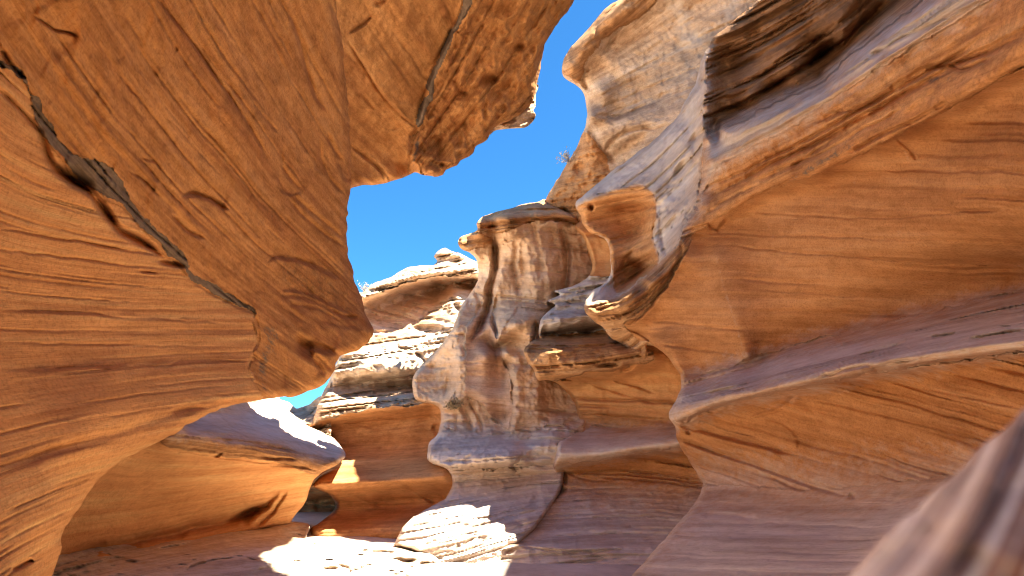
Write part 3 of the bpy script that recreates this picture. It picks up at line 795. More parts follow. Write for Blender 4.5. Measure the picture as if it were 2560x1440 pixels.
# ------------------------------------------------------------------ sunlit stepped wall across the canyon
build_rock('stepped_cliff', 'sunlit cream cliff of stepped ledges under a domed rim, orange and undercut at its foot', 'cliff',
    [(700, 1030), (760, 1052), (778, 1058), (788, 1030), (798, 1000), (812, 968), (825, 945), (835, 915), (850, 888), (870, 850), (880, 800), (880, 745), (908, 728), (935, 710), (980, 690), (1012, 672), (1045, 665), (1082, 663), (1092, 650), (1085, 640), (1096, 626), (1112, 620), (1130, 628), (1150, 632), (1172, 645), (1200, 660), (1215, 720), (1192, 780), (1162, 850), (1136, 900), (1118, 960), (1136, 1060), (1120, 1120), (1150, 1180), (1150, 1230), (1100, 1300), (1060, 1400), (960, 1440), (760, 1380), (768, 1345), (780, 1320), (805, 1300), (832, 1280), (838, 1262), (828, 1242), (806, 1228), (783, 1218), (780, 1212), (800, 1190), (822, 1172), (846, 1152), (800, 1140), (700, 1120)],
    [(0.3, [(905, 735, 22.5), (1010, 685, 24.5), (1090, 668, 26), (1200, 672, 27)]), (0.2, [(1096, 630, 27.5), (1150, 640, 28), (1200, 665, 28.5)]),
     (0.15, [(905, 745, 22.0), (1000, 712, 23.8), (1080, 692, 25.2), (1190, 685, 26.2)]),
     (0.15, [(912, 760, 24.0), (1000, 725, 26.0), (1080, 702, 27.4), (1180, 692, 28)]),
     (0.4, [(925, 810, 24.2), (1000, 780, 26.2), (1100, 750, 27.4)]),
     (0.3, [(928, 838, 23.2), (1020, 818, 24.6), (1090, 770, 26.2), (1180, 700, 27.2)]),
     (0.4, [(870, 890, 20.6), (960, 870, 21.4), (1060, 850, 22.6), (1140, 780, 24)]),
     (0.25, [(840, 935, 19.6), (900, 938, 19.6), (1000, 940, 20.0), (1060, 938, 20.6)]),
     (0.2, [(880, 958, 20.4), (960, 962, 20.8), (1060, 955, 21.2)]),
     (0.3, [(800, 985, 19.6), (900, 985, 19.8), (1050, 978, 20.2), (1140, 960, 20.4)]),
     (0.2, [(790, 1055, 17.8), (860, 1032, 17.8), (960, 1018, 18.0), (1060, 1008, 18.2), (1150, 1000, 18.2)]),
     (0.2, [(800, 1066, 18.3), (900, 1046, 18.5), (1080, 1025, 18.6)]),
     (0.4, [(740, 1090, 19), (850, 1090, 18.9), (980, 1085, 19.2), (1090, 1070, 19.0)]),
     (0.4, [(860, 1128, 18.8), (960, 1130, 19.0), (1060, 1125, 18.7)]),
     (0.3, [(840, 1165, 17.2), (960, 1170, 17.0), (1080, 1165, 16.6)]),
     (0.15, [(783, 1215, 15.4), (880, 1208, 15.8), (1000, 1200, 15.9), (1110, 1190, 15.6)]),
     (0.3, [(830, 1240, 16.4), (960, 1235, 16.7), (1090, 1225, 16.4)]),
     (0.3, [(838, 1268, 17.0), (960, 1266, 17.3), (1080, 1262, 16.8)]),
     (0.4, [(780, 1322, 16.0), (900, 1315, 16.1), (1050, 1310, 15.4)]),
     (0.2, [(800, 1330, 15.8), (900, 1328, 15.8), (1000, 1325, 15.4)]), (0.3, [(780, 1360, 16.0), (900, 1365, 16.0), (1050, 1370, 15.3)])],
    [dict(name='undercut_face', mat='orange', amp=0.03, th=22, rough=0.05, sharp=0.2),
     dict(name='stepped_slope', poly=[(660, 1000), (680, 1078), (740, 1070), (790, 1060), (860, 1036), (960, 1020), (1060, 1010), (1150, 1004), (1300, 1010), (1320, 560), (820, 560), (800, 880)], mat='far', amp=0.26, th=9, rough=0.16, chip=0.16, freq=0.8, sharp=0.35, crev=0.3, cw=2.2),
     dict(name='hollow_face', poly=[(860, 730), (912, 730), (1000, 700), (1080, 680), (1190, 672), (1185, 702), (1090, 772), (1020, 820), (928, 842), (860, 840)], mat='tan', amp=0.1, th=20, rough=0.2, chip=0.2, crev=0.2, bed=[(0, [(920, 780), (1100, 830)]), (70, [(930, 730), (1150, 780)])]),
     dict(name='rim', poly=[(800, 780), (905, 746), (1000, 714), (1080, 694), (1200, 686), (1260, 640), (1150, 560), (850, 640)], mat='far', amp=0.34, th=8, rough=0.12, chip=0.16, sharp=0.35, freq=0.8, crev=0.4, cw=2.0)],
    bed=[(0, [(790, 1055), (960, 1018), (1150, 1000)]), (-80, [(820, 960), (1000, 945), (1140, 930)]), (-170, [(870, 880), (1000, 860), (1140, 830)]), (-290, [(920, 760), (1090, 690), (1190, 690)]), (-340, [(1010, 680), (1100, 640), (1190, 655)]), (90, [(860, 1095), (1080, 1120)]), (160, [(800, 1200), (1100, 1180)]), (250, [(830, 1270), (1080, 1265)]), (340, [(790, 1340), (1050, 1335)])],
    feats=[('blob', (1075, 825), 42, 11, 0, 0.8), ('blob', (1090, 800), 30, 5, 10, 0.3), ('blob', (1060, 965), 50, 10, 3, 0.7), ('blob', (970, 968), 50, 8, 3, 0.3), ('groove', [(985, 840), (1000, 870), (1040, 880), (1080, 930)], 4, 0.25),
           ('groove', [(1130, 740), (1150, 790), (1160, 830)], 8, 0.5), ('groove', [(1000, 1048), (960, 1052), (840, 1062)], 3, 0.12), ('step', [(1120, 1045), (1000, 1072), (840, 1062)], 0.1, 30, 3), ('groove', [(1080, 1060), (1100, 1090), (1092, 1115)], 10, 0.25),
           ('groove', [(860, 1230), (960, 1270)], 4, 0.08), ('groove', [(1010, 1215), (1090, 1260)], 4, 0.1), ('groove', [(800, 1010), (790, 1040), (782, 1055)], 6, 0.3)],
    tints=[(2, [(900, 640), (1200, 640), (1230, 990), (1000, 1005), (800, 1040), (830, 900), (930, 840), (1080, 790), (1180, 700)], 40, 0.55)],
    thick=4, rnd=(12, 0.9), rag=3, seed=5, g=2.6, squash=lambda v: 12 + (v - 12) * 0.8 if v > 18.5 else 14.2 + (v - 15.4) * 0.968)

# ------------------------------------------------------------------ pillars and their pedestal
build_rock('capped_pillar', 'cluster of capped stone pillars standing on a pale rounded pedestal', 'rock pillar',
    [(1145, 608), (1150, 592), (1172, 582), (1192, 574), (1190, 556), (1200, 544), (1230, 532), (1290, 515), (1345, 503), (1362, 496), (1390, 515), (1440, 542), (1500, 600), (1530, 660), (1530, 760), (1470, 900), (1465, 1090), (1420, 1150), (1400, 1230), (1340, 1320), (1260, 1400), (1200, 1500), (1060, 1500), (1090, 1440), (1075, 1395), (1040, 1380), (1000, 1368), (985, 1362), (1003, 1325), (1030, 1296), (1075, 1268), (1110, 1248), (1126, 1222), (1128, 1200), (1122, 1182), (1112, 1170), (1070, 1150), (1072, 1110), (1095, 1080), (1098, 1020), (1040, 1000), (1030, 960), (1040, 930), (1075, 890), (1105, 862), (1130, 820), (1150, 770), (1185, 720), (1195, 690), (1190, 650), (1172, 632), (1152, 622)],
    [(0.3, [(1147, 605, 18.6), (1172, 590, 18.8), (1225, 575, 18.9)]), (0.25, [(1195, 556, 17.4), (1250, 540, 17.6), (1340, 528, 18.2), (1440, 540, 18.8)]), (0.3, [(1235, 530, 19), (1362, 498, 21.0)]),
     (0.2, [(1152, 625, 18.7), (1200, 620, 18.8)]), (0.3, [(1180, 660, 19.6), (1215, 680, 19.6), (1205, 760, 19.6)]),
     (0.15, [(1235, 590, 18.9), (1232, 640, 19.1), (1225, 720, 18.9)]),
     (0.25, [(1205, 575, 17.9), (1260, 590, 18.0), (1330, 560, 18.3)]),
     (0.2, [(1256, 620, 18.8), (1290, 690, 18.8), (1262, 730, 18.9)]), (0.06, [(1338, 575, 18.1), (1350, 640, 18.1), (1352, 700, 18.1), (1346, 752, 18.3)]),
     (0.25, [(1420, 560, 19.3), (1450, 640, 19.6), (1430, 720, 19.3)]),
     (0.3, [(1290, 770, 18.2), (1320, 760, 18.2)]),
     (0.1, [(1246, 850, 17.0), (1285, 806, 16.8), (1324, 796, 16.75)]), (0.06, [(1326, 800, 16.9), (1331, 870, 16.8), (1338, 930, 16.75), (1344, 1000, 16.6)]), (0.2, [(1372, 830, 18.3), (1376, 900, 18.0)]), (0.1, [(1262, 880, 16.95), (1290, 900, 17.1), (1320, 900, 17.2)]),
     (0.25, [(1312, 950, 16.7), (1312, 1010, 16.6)]),
     (0.2, [(1155, 820, 17.9), (1148, 900, 17.5), (1150, 1000, 17.4)]),
     (0.3, [(1182, 830, 18.1), (1215, 820, 18.2), (1245, 860, 18.15)]), (0.3, [(1182, 880, 17.85), (1225, 880, 17.9), (1255, 900, 17.95)]), (0.3, [(1180, 940, 17.6), (1220, 940, 17.7), (1264, 950, 17.85)]), (0.3, [(1190, 990, 17.4), (1225, 1010, 17.4), (1268, 1040, 17.5)]),
     (0.08, [(1284, 930, 16.75), (1287, 1000, 16.65), (1282, 1070, 16.6)]),
     (0.2, [(1170, 1010, 17.9), (1215, 1060, 17.5), (1260, 1082, 17.2)]),
     (0.3, [(1342, 1060, 16.6), (1400, 1000, 17.4)]),
     (0.3, [(1050, 940, 19.0), (1100, 900, 19.2), (1120, 960, 18.6), (1100, 1000, 18.4)]), (0.3, [(1110, 1050, 18.0), (1150, 1060, 17.7)]),
     (0.2, [(1110, 1082, 17.3), (1200, 1088, 17.1), (1300, 1088, 16.7), (1380, 1075, 16.2)]),
     (0.25, [(1090, 1120, 16.4), (1140, 1130, 15.8)]), (0.15, [(1120, 1168, 15.4), (1200, 1158, 14.9), (1280, 1150, 14.6), (1300, 1140, 14.9)]), (0.2, [(1320, 1130, 15.3), (1390, 1100, 15.6)]),
     (0.15, [(1128, 1185, 15.6), (1195, 1172, 15.4), (1290, 1168, 15.5), (1380, 1165, 15.6)]),
     (0.3, [(1128, 1225, 15.5), (1180, 1220, 15.6), (1300, 1225, 15.3), (1380, 1220, 14.9)]),
     (0.4, [(1060, 1290, 14.0), (1150, 1275, 14.0), (1250, 1270, 13.8), (1340, 1260, 13.8)]), (0.4, [(1000, 1350, 12.4), (1080, 1350, 12.1), (1180, 1340, 12.0), (1280, 1330, 12.0)]),
     (0.4, [(1090, 1400, 11.6), (1160, 1420, 11.4), (1220, 1400, 11.4)]), (0.4, [(1100, 1490, 11.4), (1190, 1490, 11.2)])],
    [dict(name='pillar_face', mat='tan', amp=0.07, th=22, rough=0.1, chip=0.09, sharp=0.25, freq=1.2, flute=0.08, crev=0.12, bed=[(0, [(1150, 900), (1330, 905)]), (120, [(1150, 1040), (1340, 1050)]), (-250, [(1200, 640), (1460, 660)]), (-120, [(1200, 770), (1400, 800)])]),
     dict(name='cap_rock', poly=[(1120, 640), (1150, 628), (1200, 622), (1232, 600), (1205, 578), (1260, 582), (1330, 556), (1420, 556), (1480, 580), (1480, 480), (1150, 480)], mat='rough', amp=0.16, th=9, rough=0.1, chip=0.08),
     dict(name='recess_panel', poly=[(1168, 820), (1190, 790), (1230, 790), (1242, 860), (1258, 895), (1278, 950), (1278, 1070), (1240, 1050), (1200, 1010), (1165, 985), (1165, 900)], mat='pink', amp=0.02, th=20, rough=0.02, sharp=0.15, bed=[(0, [(1160, 900), (1280, 905)]), (110, [(1160, 1005), (1280, 1015)])]),
     dict(name='shelf', poly=[(1060, 1075), (1120, 1070), (1200, 1082), (1300, 1080), (1400, 1060), (1450, 1100), (1440, 1170), (1290, 1172), (1190, 1176), (1100, 1195), (1050, 1150)], mat='tan', sky_grey=(0.95, 30), amp=0.1, th=9, rough=0.08, chip=0.1, crev=0.08, cw=4, cgap=0.6),
     dict(name='pedestal', poly=[(1100, 1180), (1190, 1176), (1290, 1172), (1450, 1170), (1450, 1300), (1300, 1520), (1000, 1520), (960, 1350)], mat='tan', sky_grey=(0.9, 50), amp=0.05, th=13, rough=0.08, chip=0.06, crev=0.06, cw=4.5, cgap=0.6, bed=[(0, [(1120, 1200), (1380, 1190)]), (90, [(1040, 1300), (1200, 1260), (1380, 1230)]), (170, [(1000, 1350), (1160, 1330), (1340, 1280)]), (260, [(1080, 1420), (1200, 1400), (1300, 1350)])])],
    bed=[(0, [(1190, 560), (1340, 520), (1480, 545)]), (60, [(1190, 620), (1340, 590), (1480, 610)]), (600, [(1100, 1120), (1380, 1100)]), (660, [(1110, 1175), (1380, 1165)]), (-60, [(1200, 490), (1400, 470)])],
    feats=[('groove', [(1232, 585), (1238, 640), (1228, 720), (1210, 800), (1180, 850)], 9, 1.1), ('groove', [(1245, 735), (1232, 790), (1246, 845)], 6, 0.6), ('groove', [(1405, 570), (1420, 640), (1410, 720), (1385, 780)], 8, 0.45), ('groove', [(1290, 600), (1284, 660), (1296, 740)], 6, 0.22), ('step', [(1330, 812), (1290, 824), (1256, 850)], -0.15, 30, 4), ('groove', [(1165, 640), (1180, 700), (1168, 760)], 6, 0.35), ('groove', [(1185, 720), (1200, 760), (1190, 790)], 5, 0.2),
           ('groove', [(1240, 612), (1290, 598), (1335, 578)], 4, 0.12), ('groove', [(1330, 560), (1345, 620), (1350, 700)], 8, 0.18), ('groove', [(1300, 640), (1310, 690), (1290, 730)], 7, 0.15), ('step', [(1420, 690), (1340, 682), (1260, 700)], 0.22, 25, 3), ('step', [(1420, 740), (1350, 750), (1290, 765)], 0.14, 20, 3),
           ('blob', (1375, 600), 20, 30, 0, 0.3), ('groove', [(1350, 560), (1380, 545), (1450, 560)], 6, 0.35), ('groove', [(1340, 800), (1338, 880), (1345, 930)], 6, 0.5),
           ('step', [(1300, 770), (1270, 800), (1248, 845), (1240, 880)], -0.3, 24, 4),
           ('groove', [(1150, 905), (1275, 912)], 2, 0.06), ('groove', [(1170, 1000), (1280, 1018)], 2, 0.05), ('groove', [(1150, 1010), (1175, 1060), (1185, 1085)], 6, 0.2), ('groove', [(1170, 1000), (1200, 1050), (1210, 1085)], 4, 0.15),
           ('groove', [(1060, 1010), (1110, 1030), (1150, 1035)], 6, 0.2), ('groove', [(1120, 880), (1130, 920), (1110, 990)], 8, 0.3),
           ('groove', [(1310, 1145), (1280, 1165), (1300, 1180)], 5, 0.2), ('groove', [(1140, 1320), (1200, 1300), (1290, 1285), (1350, 1275)], 4, 0.12), ('groove', [(1150, 1370), (1200, 1330), (1210, 1300)], 4, 0.1), ('step', [(1330, 1310), (1240, 1350), (1160, 1380)], 0.2, 26, 5),
           ('groove', [(1128, 1395), (1150, 1360)], 4, 0.1), ('blob', (1340, 1250), 12, 20, 20, 0.1)],
    tints=[(1, [(1370, 560), (1420, 560), (1425, 690), (1390, 690)], 30, 0.45), (1, [(1190, 540), (1440, 510), (1470, 560), (1400, 555), (1330, 550)], 26, 0.36), (1, [(1050, 920), (1130, 860), (1140, 980), (1090, 985)], 40, 0.36), (1, [(1120, 990), (1150, 985), (1160, 1030), (1180, 1080), (1150, 1080)], 20, 0.3),
           (1, [(1100, 1090), (1180, 1085), (1170, 1110), (1100, 1115)], 20, 0.32), (1, [(1330, 1225), (1370, 1210), (1330, 1300), (1210, 1400), (1200, 1360), (1300, 1280)], 30, 0.3), (2, [(1260, 650), (1320, 650), (1320, 680), (1260, 680)], 30, 0.4), (2, [(1000, 1340), (1120, 1260), (1240, 1250), (1200, 1320), (1060, 1380)], 40, 0.4)],
    thick=0.8, rnd=(10, 0.8), rag=3, seed=6, g=2.6, squash=(11, 0.72))

# ------------------------------------------------------------------ recess between pillar and right wall
build_rock('recessed_wall', 'orange recessed wall with a grey jutting ledge, stacked slabs and a rounded bench', 'rock wall',
    [(1345, 832), (1350, 800), (1372, 778), (1388, 762), (1368, 752), (1400, 738), (1385, 728), (1440, 712), (1470, 690), (1480, 660), (1462, 600), (1440, 560), (1540, 500), (1700, 560), (1800, 700), (1850, 900), (1860, 1200), (1800, 1600), (1300, 1640), (1210, 1560), (1200, 1440), (1197, 1408), (1206, 1388), (1240, 1372), (1262, 1362), (1320, 1310), (1368, 1262), (1392, 1240), (1404, 1215), (1392, 1195), (1384, 1165), (1390, 1130), (1400, 1102), (1444, 1068), (1438, 1020), (1425, 990), (1395, 960), (1370, 950), (1346, 951), (1335, 925), (1316, 898), (1312, 872), (1330, 852), (1350, 846)],
    [(0.3, [(1450, 590, 17.6), (1500, 620, 17.4), (1600, 600, 16.5)]), (0.3, [(1480, 670, 17.0), (1520, 680, 16.6)]),
     (0.2, [(1372, 752, 16.3), (1420, 740, 16.2), (1500, 715, 15.9), (1560, 720, 15.2)]), (0.2, [(1352, 780, 15.8), (1450, 770, 15.6), (1520, 760, 15.2)]),
     (0.2, [(1348, 826, 15.5), (1420, 815, 15.3), (1500, 800, 15.0)]), (0.12, [(1360, 838, 16.3), (1430, 835, 16.4), (1510, 826, 16.0)]),
     (0.2, [(1340, 852, 15.2), (1420, 852, 15.1), (1520, 840, 15.2), (1560, 850, 14.6)]),
     (0.2, [(1316, 872, 14.5), (1360, 885, 14.0), (1430, 895, 13.7), (1520, 880, 13.5), (1610, 868, 13.3)]),
     (0.2, [(1330, 910, 14.2), (1430, 922, 13.9), (1520, 908, 13.7), (1620, 890, 13.3)]), (0.15, [(1347, 948, 14.5), (1440, 934, 14.3), (1540, 920, 14.0), (1630, 900, 13.4)]),
     (0.15, [(1380, 962, 15.6), (1450, 952, 15.4), (1540, 940, 14.9), (1640, 920, 14.1)]),
     (0.4, [(1450, 1000, 16.1), (1540, 990, 15.6), (1640, 970, 14.6), (1720, 960, 13.8)]), (0.3, [(1447, 1055, 16.3), (1550, 1050, 15.8), (1680, 1030, 14.4)]),
     (0.2, [(1446, 1070, 16.2), (1550, 1076, 15.6), (1690, 1072, 14.0)]),
     (0.2, [(1388, 1158, 14.4), (1480, 1140, 14.1), (1600, 1122, 13.3), (1720, 1100, 12.4)]), (0.2, [(1390, 1172, 14.9), (1490, 1160, 14.7), (1620, 1142, 14.0), (1740, 1130, 13.0)]),
     (0.3, [(1404, 1210, 15.0), (1520, 1205, 15.0), (1640, 1195, 14.3), (1760, 1200, 13.2)]), (0.3, [(1410, 1235, 14.6), (1540, 1230, 14.5), (1700, 1235, 13.5)]),
     (0.4, [(1300, 1335, 12.7), (1420, 1310, 13.1), (1560, 1300, 13.0), (1720, 1290, 12.5)]),
     (0.2, [(1204, 1398, 11.5), (1300, 1374, 11.6), (1420, 1380, 11.5), (1560, 1370, 11.7)]), (0.3, [(1206, 1440, 11.7), (1320, 1420, 11.2), (1450, 1430, 10.9), (1620, 1430, 10.8)]), (0.4, [(1240, 1560, 10.5), (1500, 1560, 9.6)])],
    [dict(name='recess_face', mat='smooth', amp=0.05, th=16, rough=0.06, sharp=0.2, crev=0.12, cgap=0.7, chip=0.03),
     dict(name='slab_stack', poly=[(1320, 846), (1345, 838), (1430, 836), (1515, 826), (1540, 800), (1600, 700), (1520, 690), (1440, 690), (1330, 740)], mat='skylit', amp=0.14, th=9, rough=0.08, chip=0.12),
     dict(name='jutting_ledge', poly=[(1290, 860), (1345, 840), (1440, 838), (1530, 832), (1570, 850), (1640, 880), (1635, 900), (1550, 922), (1440, 938), (1370, 956), (1330, 960), (1290, 900)], mat='rough', amp=0.09, th=7, rough=0.08, chip=0.08, crev=0.14, bed=[(0, [(1316, 860), (1420, 850), (1560, 850)]), (35, [(1316, 885), (1430, 905), (1600, 880)]), (70, [(1345, 945), (1440, 932), (1620, 895)])]),
     dict(name='bench', poly=[(1370, 1170), (1390, 1166), (1490, 1152), (1620, 1134), (1760, 1100), (1760, 1060), (1600, 1074), (1500, 1072), (1440, 1066), (1390, 1100)], mat='orange', sky_grey=(0.95, 26), amp=0.02, th=20, rough=0.05),
     dict(name='bulge', poly=[(1160, 1440), (1180, 1380), (1300, 1320), (1400, 1235), (1540, 1232), (1700, 1238), (1800, 1220), (1850, 1600), (1150, 1700)], mat='orange', sky_grey=(0.95, 70), amp=0.045, th=15, rough=0.06, chip=0.04, crev=0.06, cw=4, cgap=0.6, bed=[(0, [(1420, 1240), (1700, 1240)]), (80, [(1300, 1340), (1460, 1310), (1720, 1330)]), (130, [(1205, 1390), (1320, 1372), (1500, 1380), (1640, 1360)]), (200, [(1205, 1440), (1350, 1440), (1560, 1400)])])],
    bed=[(0, [(1380, 958), (1640, 915)]), (50, [(1450, 980), (1560, 1010), (1700, 1030)]), (130, [(1446, 1068), (1690, 1075)]), (-60, [(1345, 840), (1540, 830)]), (-110, [(1350, 780), (1520, 770)]), (220, [(1390, 1165), (1560, 1180), (1740, 1200)]), (270, [(1410, 1230), (1700, 1240)])],
    feats=[('groove', [(1390, 1100), (1420, 1088), (1445, 1068)], 4, 0.25), ('groove', [(1445, 1070), (1440, 1020), (1425, 985), (1390, 958)], 4, 0.2), ('groove', [(1390, 960), (1395, 1000), (1400, 1060)], 4, 0.1),
           ('blob', (1520, 912), 26, 6, -4, 0.4), ('blob', (1570, 918), 18, 8, -25, 0.35), ('blob', (1415, 948), 22, 4, 5, 0.3), ('groove', [(1440, 935), (1500, 950), (1560, 955), (1640, 985)], 3, 0.12), ('groove', [(1445, 945), (1520, 975), (1640, 1010)], 3, 0.08),
           ('groove', [(1400, 1170), (1450, 1195), (1520, 1200)], 3, 0.08), ('groove', [(1380, 1165), (1385, 1200), (1375, 1225)], 5, 0.2), ('groove', [(1412, 1180), (1415, 1215)], 5, 0.3), ('groove', [(1360, 1265), (1390, 1235), (1420, 1224)], 6, 0.3), ('groove', [(1420, 1224), (1560, 1218)], 3, 0.08),
           ('groove', [(1260, 1365), (1310, 1318), (1365, 1265)], 5, 0.15), ('groove', [(1210, 1388), (1300, 1370), (1420, 1380), (1560, 1375)], 3, 0.12), ('groove', [(1200, 1420), (1300, 1430), (1420, 1410), (1550, 1395)], 4, 0.1), ('step', [(1560, 1372), (1420, 1380), (1300, 1372), (1210, 1385)], -0.2, 30, 4),
           ('groove', [(1350, 836), (1430, 834), (1510, 824)], 4, 0.3), ('blob', (1480, 830), 22, 9, -5, 0.4), ('groove', [(1345, 790), (1430, 790), (1450, 800)], 3, 0.1), ('groove', [(1360, 755), (1450, 757), (1520, 745)], 4, 0.25), ('groove', [(1390, 737), (1450, 735), (1520, 715)], 4, 0.2), ('step', [(1520, 770), (1450, 780), (1360, 788)], 0.15, 20, 3)],
    tints=[(1, [(1360, 870), (1460, 880), (1450, 930), (1400, 940), (1380, 905)], 24, 0.42), (2, [(1340, 850), (1500, 838), (1560, 850), (1440, 880), (1350, 870)], 20, 0.35), (1, [(1450, 800), (1530, 770), (1540, 810), (1440, 830)], 24, 0.3)],
    thick=3, rnd=(9, 0.6), rag=2.5, seed=7, g=2.6, squash=(10.5, 0.8))

# ------------------------------------------------------------------ high pale wall on the right skyline
build_rock('weathered_cliff', 'high pale weathered cliff with rounded knob on its rim against the blue sky', 'cliff',
    [(2150, 40), (1990, -30), (1860, -66), (1740, -84), (1650, -86), (1590, -40), (1548, -2), (1502, 33), (1462, 83), (1426, 120), (1410, 150), (1404, 180), (1413, 197), (1440, 214), (1460, 236), (1468, 278), (1463, 318), (1450, 345), (1440, 370), (1424, 396), (1405, 430), (1384, 462), (1368, 488), (1366, 505), (1380, 530), (1420, 548), (1462, 590), (1478, 660), (1600, 640), (1800, 420), (2000, 120)],
    [(0.3, [(1408, 180, 16.6), (1460, 85, 16.0), (1550, 0, 15.3), (1640, -100, 14.6), (1900, -230, 13.0)]), (0.3, [(1430, 170, 16.2), (1480, 90, 15.7), (1570, 20, 15.1)]),
     (0.25, [(1445, 195, 16.9), (1475, 150, 16.6), (1520, 95, 16.3), (1600, 50, 15.9)]),
     (0.4, [(1520, 150, 16.5), (1600, 120, 16.2), (1700, 60, 15.6), (1850, -30, 14.6)]), (0.4, [(1560, 220, 16.7), (1650, 190, 16.0), (1760, 120, 15.2)]),
     (0.3, [(1470, 210, 17.1), (1472, 270, 17.2)]), (0.25, [(1510, 190, 16.7), (1490, 230, 16.7), (1475, 285, 16.6)]),
     (0.25, [(1475, 285, 17.2), (1540, 290, 17.0), (1640, 250, 16.2)]), (0.3, [(1480, 310, 17.0), (1560, 310, 16.5), (1680, 270, 15.6)]), (0.3, [(1500, 360, 17.4), (1560, 350, 16.8), (1640, 330, 16.0)]),
     (0.3, [(1520, 335, 16.9), (1590, 320, 16.2)]), (0.3, [(1510, 390, 17.9), (1560, 380, 17.2)]),
     (0.3, [(1450, 370, 18.3), (1410, 440, 18.8), (1375, 490, 19.2)]), (0.3, [(1480, 380, 17.7), (1450, 450, 18.2), (1420, 500, 18.5)]), (0.4, [(1440, 540, 18.7), (1520, 480, 17.5), (1480, 600, 18.6), (1700, 420, 16)])],
    [dict(name='pale_face', mat='pale', amp=0.03, th=34, rough=0.14, chip=0.05, crev=0.05, cgap=0.8, fine=0.1, sharp=0.2),
     dict(name='rim_knob', poly=[(1380, 160), (1440, 205), (1455, 190), (1470, 150), (1520, 90), (1600, 45), (1680, -40), (1900, -380), (1800, -500), (1500, -60), (1380, 100)], mat='rough', amp=0.14, th=9, rough=0.12, chip=0.08),
     dict(name='mottled_face', poly=[(1330, 500), (1440, 340), (1470, 330), (1500, 370), (1520, 400), (1520, 470), (1480, 540), (1470, 680), (1400, 620)], mat='orange', amp=0.06, th=20, rough=0.2, chip=0.1, sharp=0.2)],
    bed=[(0, [(1420, 190), (1470, 100), (1560, 10), (1700, -150)]), (60, [(1470, 190), (1540, 110), (1640, 50), (1800, -80)]), (160, [(1500, 230), (1640, 190), (1800, 80)]), (240, [(1475, 290), (1600, 280), (1740, 220)]), (300, [(1480, 330), (1640, 320)]), (420, [(1400, 450), (1500, 460)]), (500, [(1380, 520), (1480, 560)])],
    feats=[('groove', [(1468, 285), (1540, 292), (1600, 272), (1680, 230)], 5, 0.12), ('groove', [(1470, 165), (1455, 195), (1475, 225)], 8, 0.4), ('groove', [(1580, 40), (1530, 95), (1500, 140)], 5, 0.2), ('groove', [(1640, 320), (1560, 330), (1525, 360), (1510, 385)], 5, 0.25), ('groove', [(1465, 300), (1500, 370), (1540, 410)], 7, 0.25), ('blob', (1580, 360), 40, 14, -30, 0.4), ('blob', (1450, 420), 16, 14, 0, 0.3), ('blob', (1405, 530), 18, 10, 0, 0.4)],
    tints=[(2, [(1640, -20), (1700, -20), (1740, 60), (1770, 120), (1700, 130), (1680, 50)], 16, 0.65), (2, [(1790, -20), (1840, -20), (1850, 20), (1820, 60)], 14, 0.6), (2, [(1680, 60), (1720, 120), (1750, 200), (1720, 210), (1690, 120)], 16, 0.4), (1, [(1400, 170), (1440, 90), (1560, -10), (1580, 10), (1470, 120), (1450, 200)], 20, 0.32),  # pale streaks paint grazing sunlight into the face
           (1, [(1420, 370), (1470, 380), (1490, 420), (1440, 440), (1410, 420)], 26, 0.45), (1, [(1415, 460), (1460, 450), (1450, 500), (1420, 500)], 22, 0.45), (1, [(1370, 510), (1440, 510), (1430, 550), (1380, 550)], 20, 0.5), (1, [(1368, 480), (1384, 450), (1430, 380), (1445, 380), (1400, 470)], 14, 0.35)],
    thick=1.5, rnd=(14, 1.0), rag=3, seed=8, g=2.8, squash=(0, 0.9))

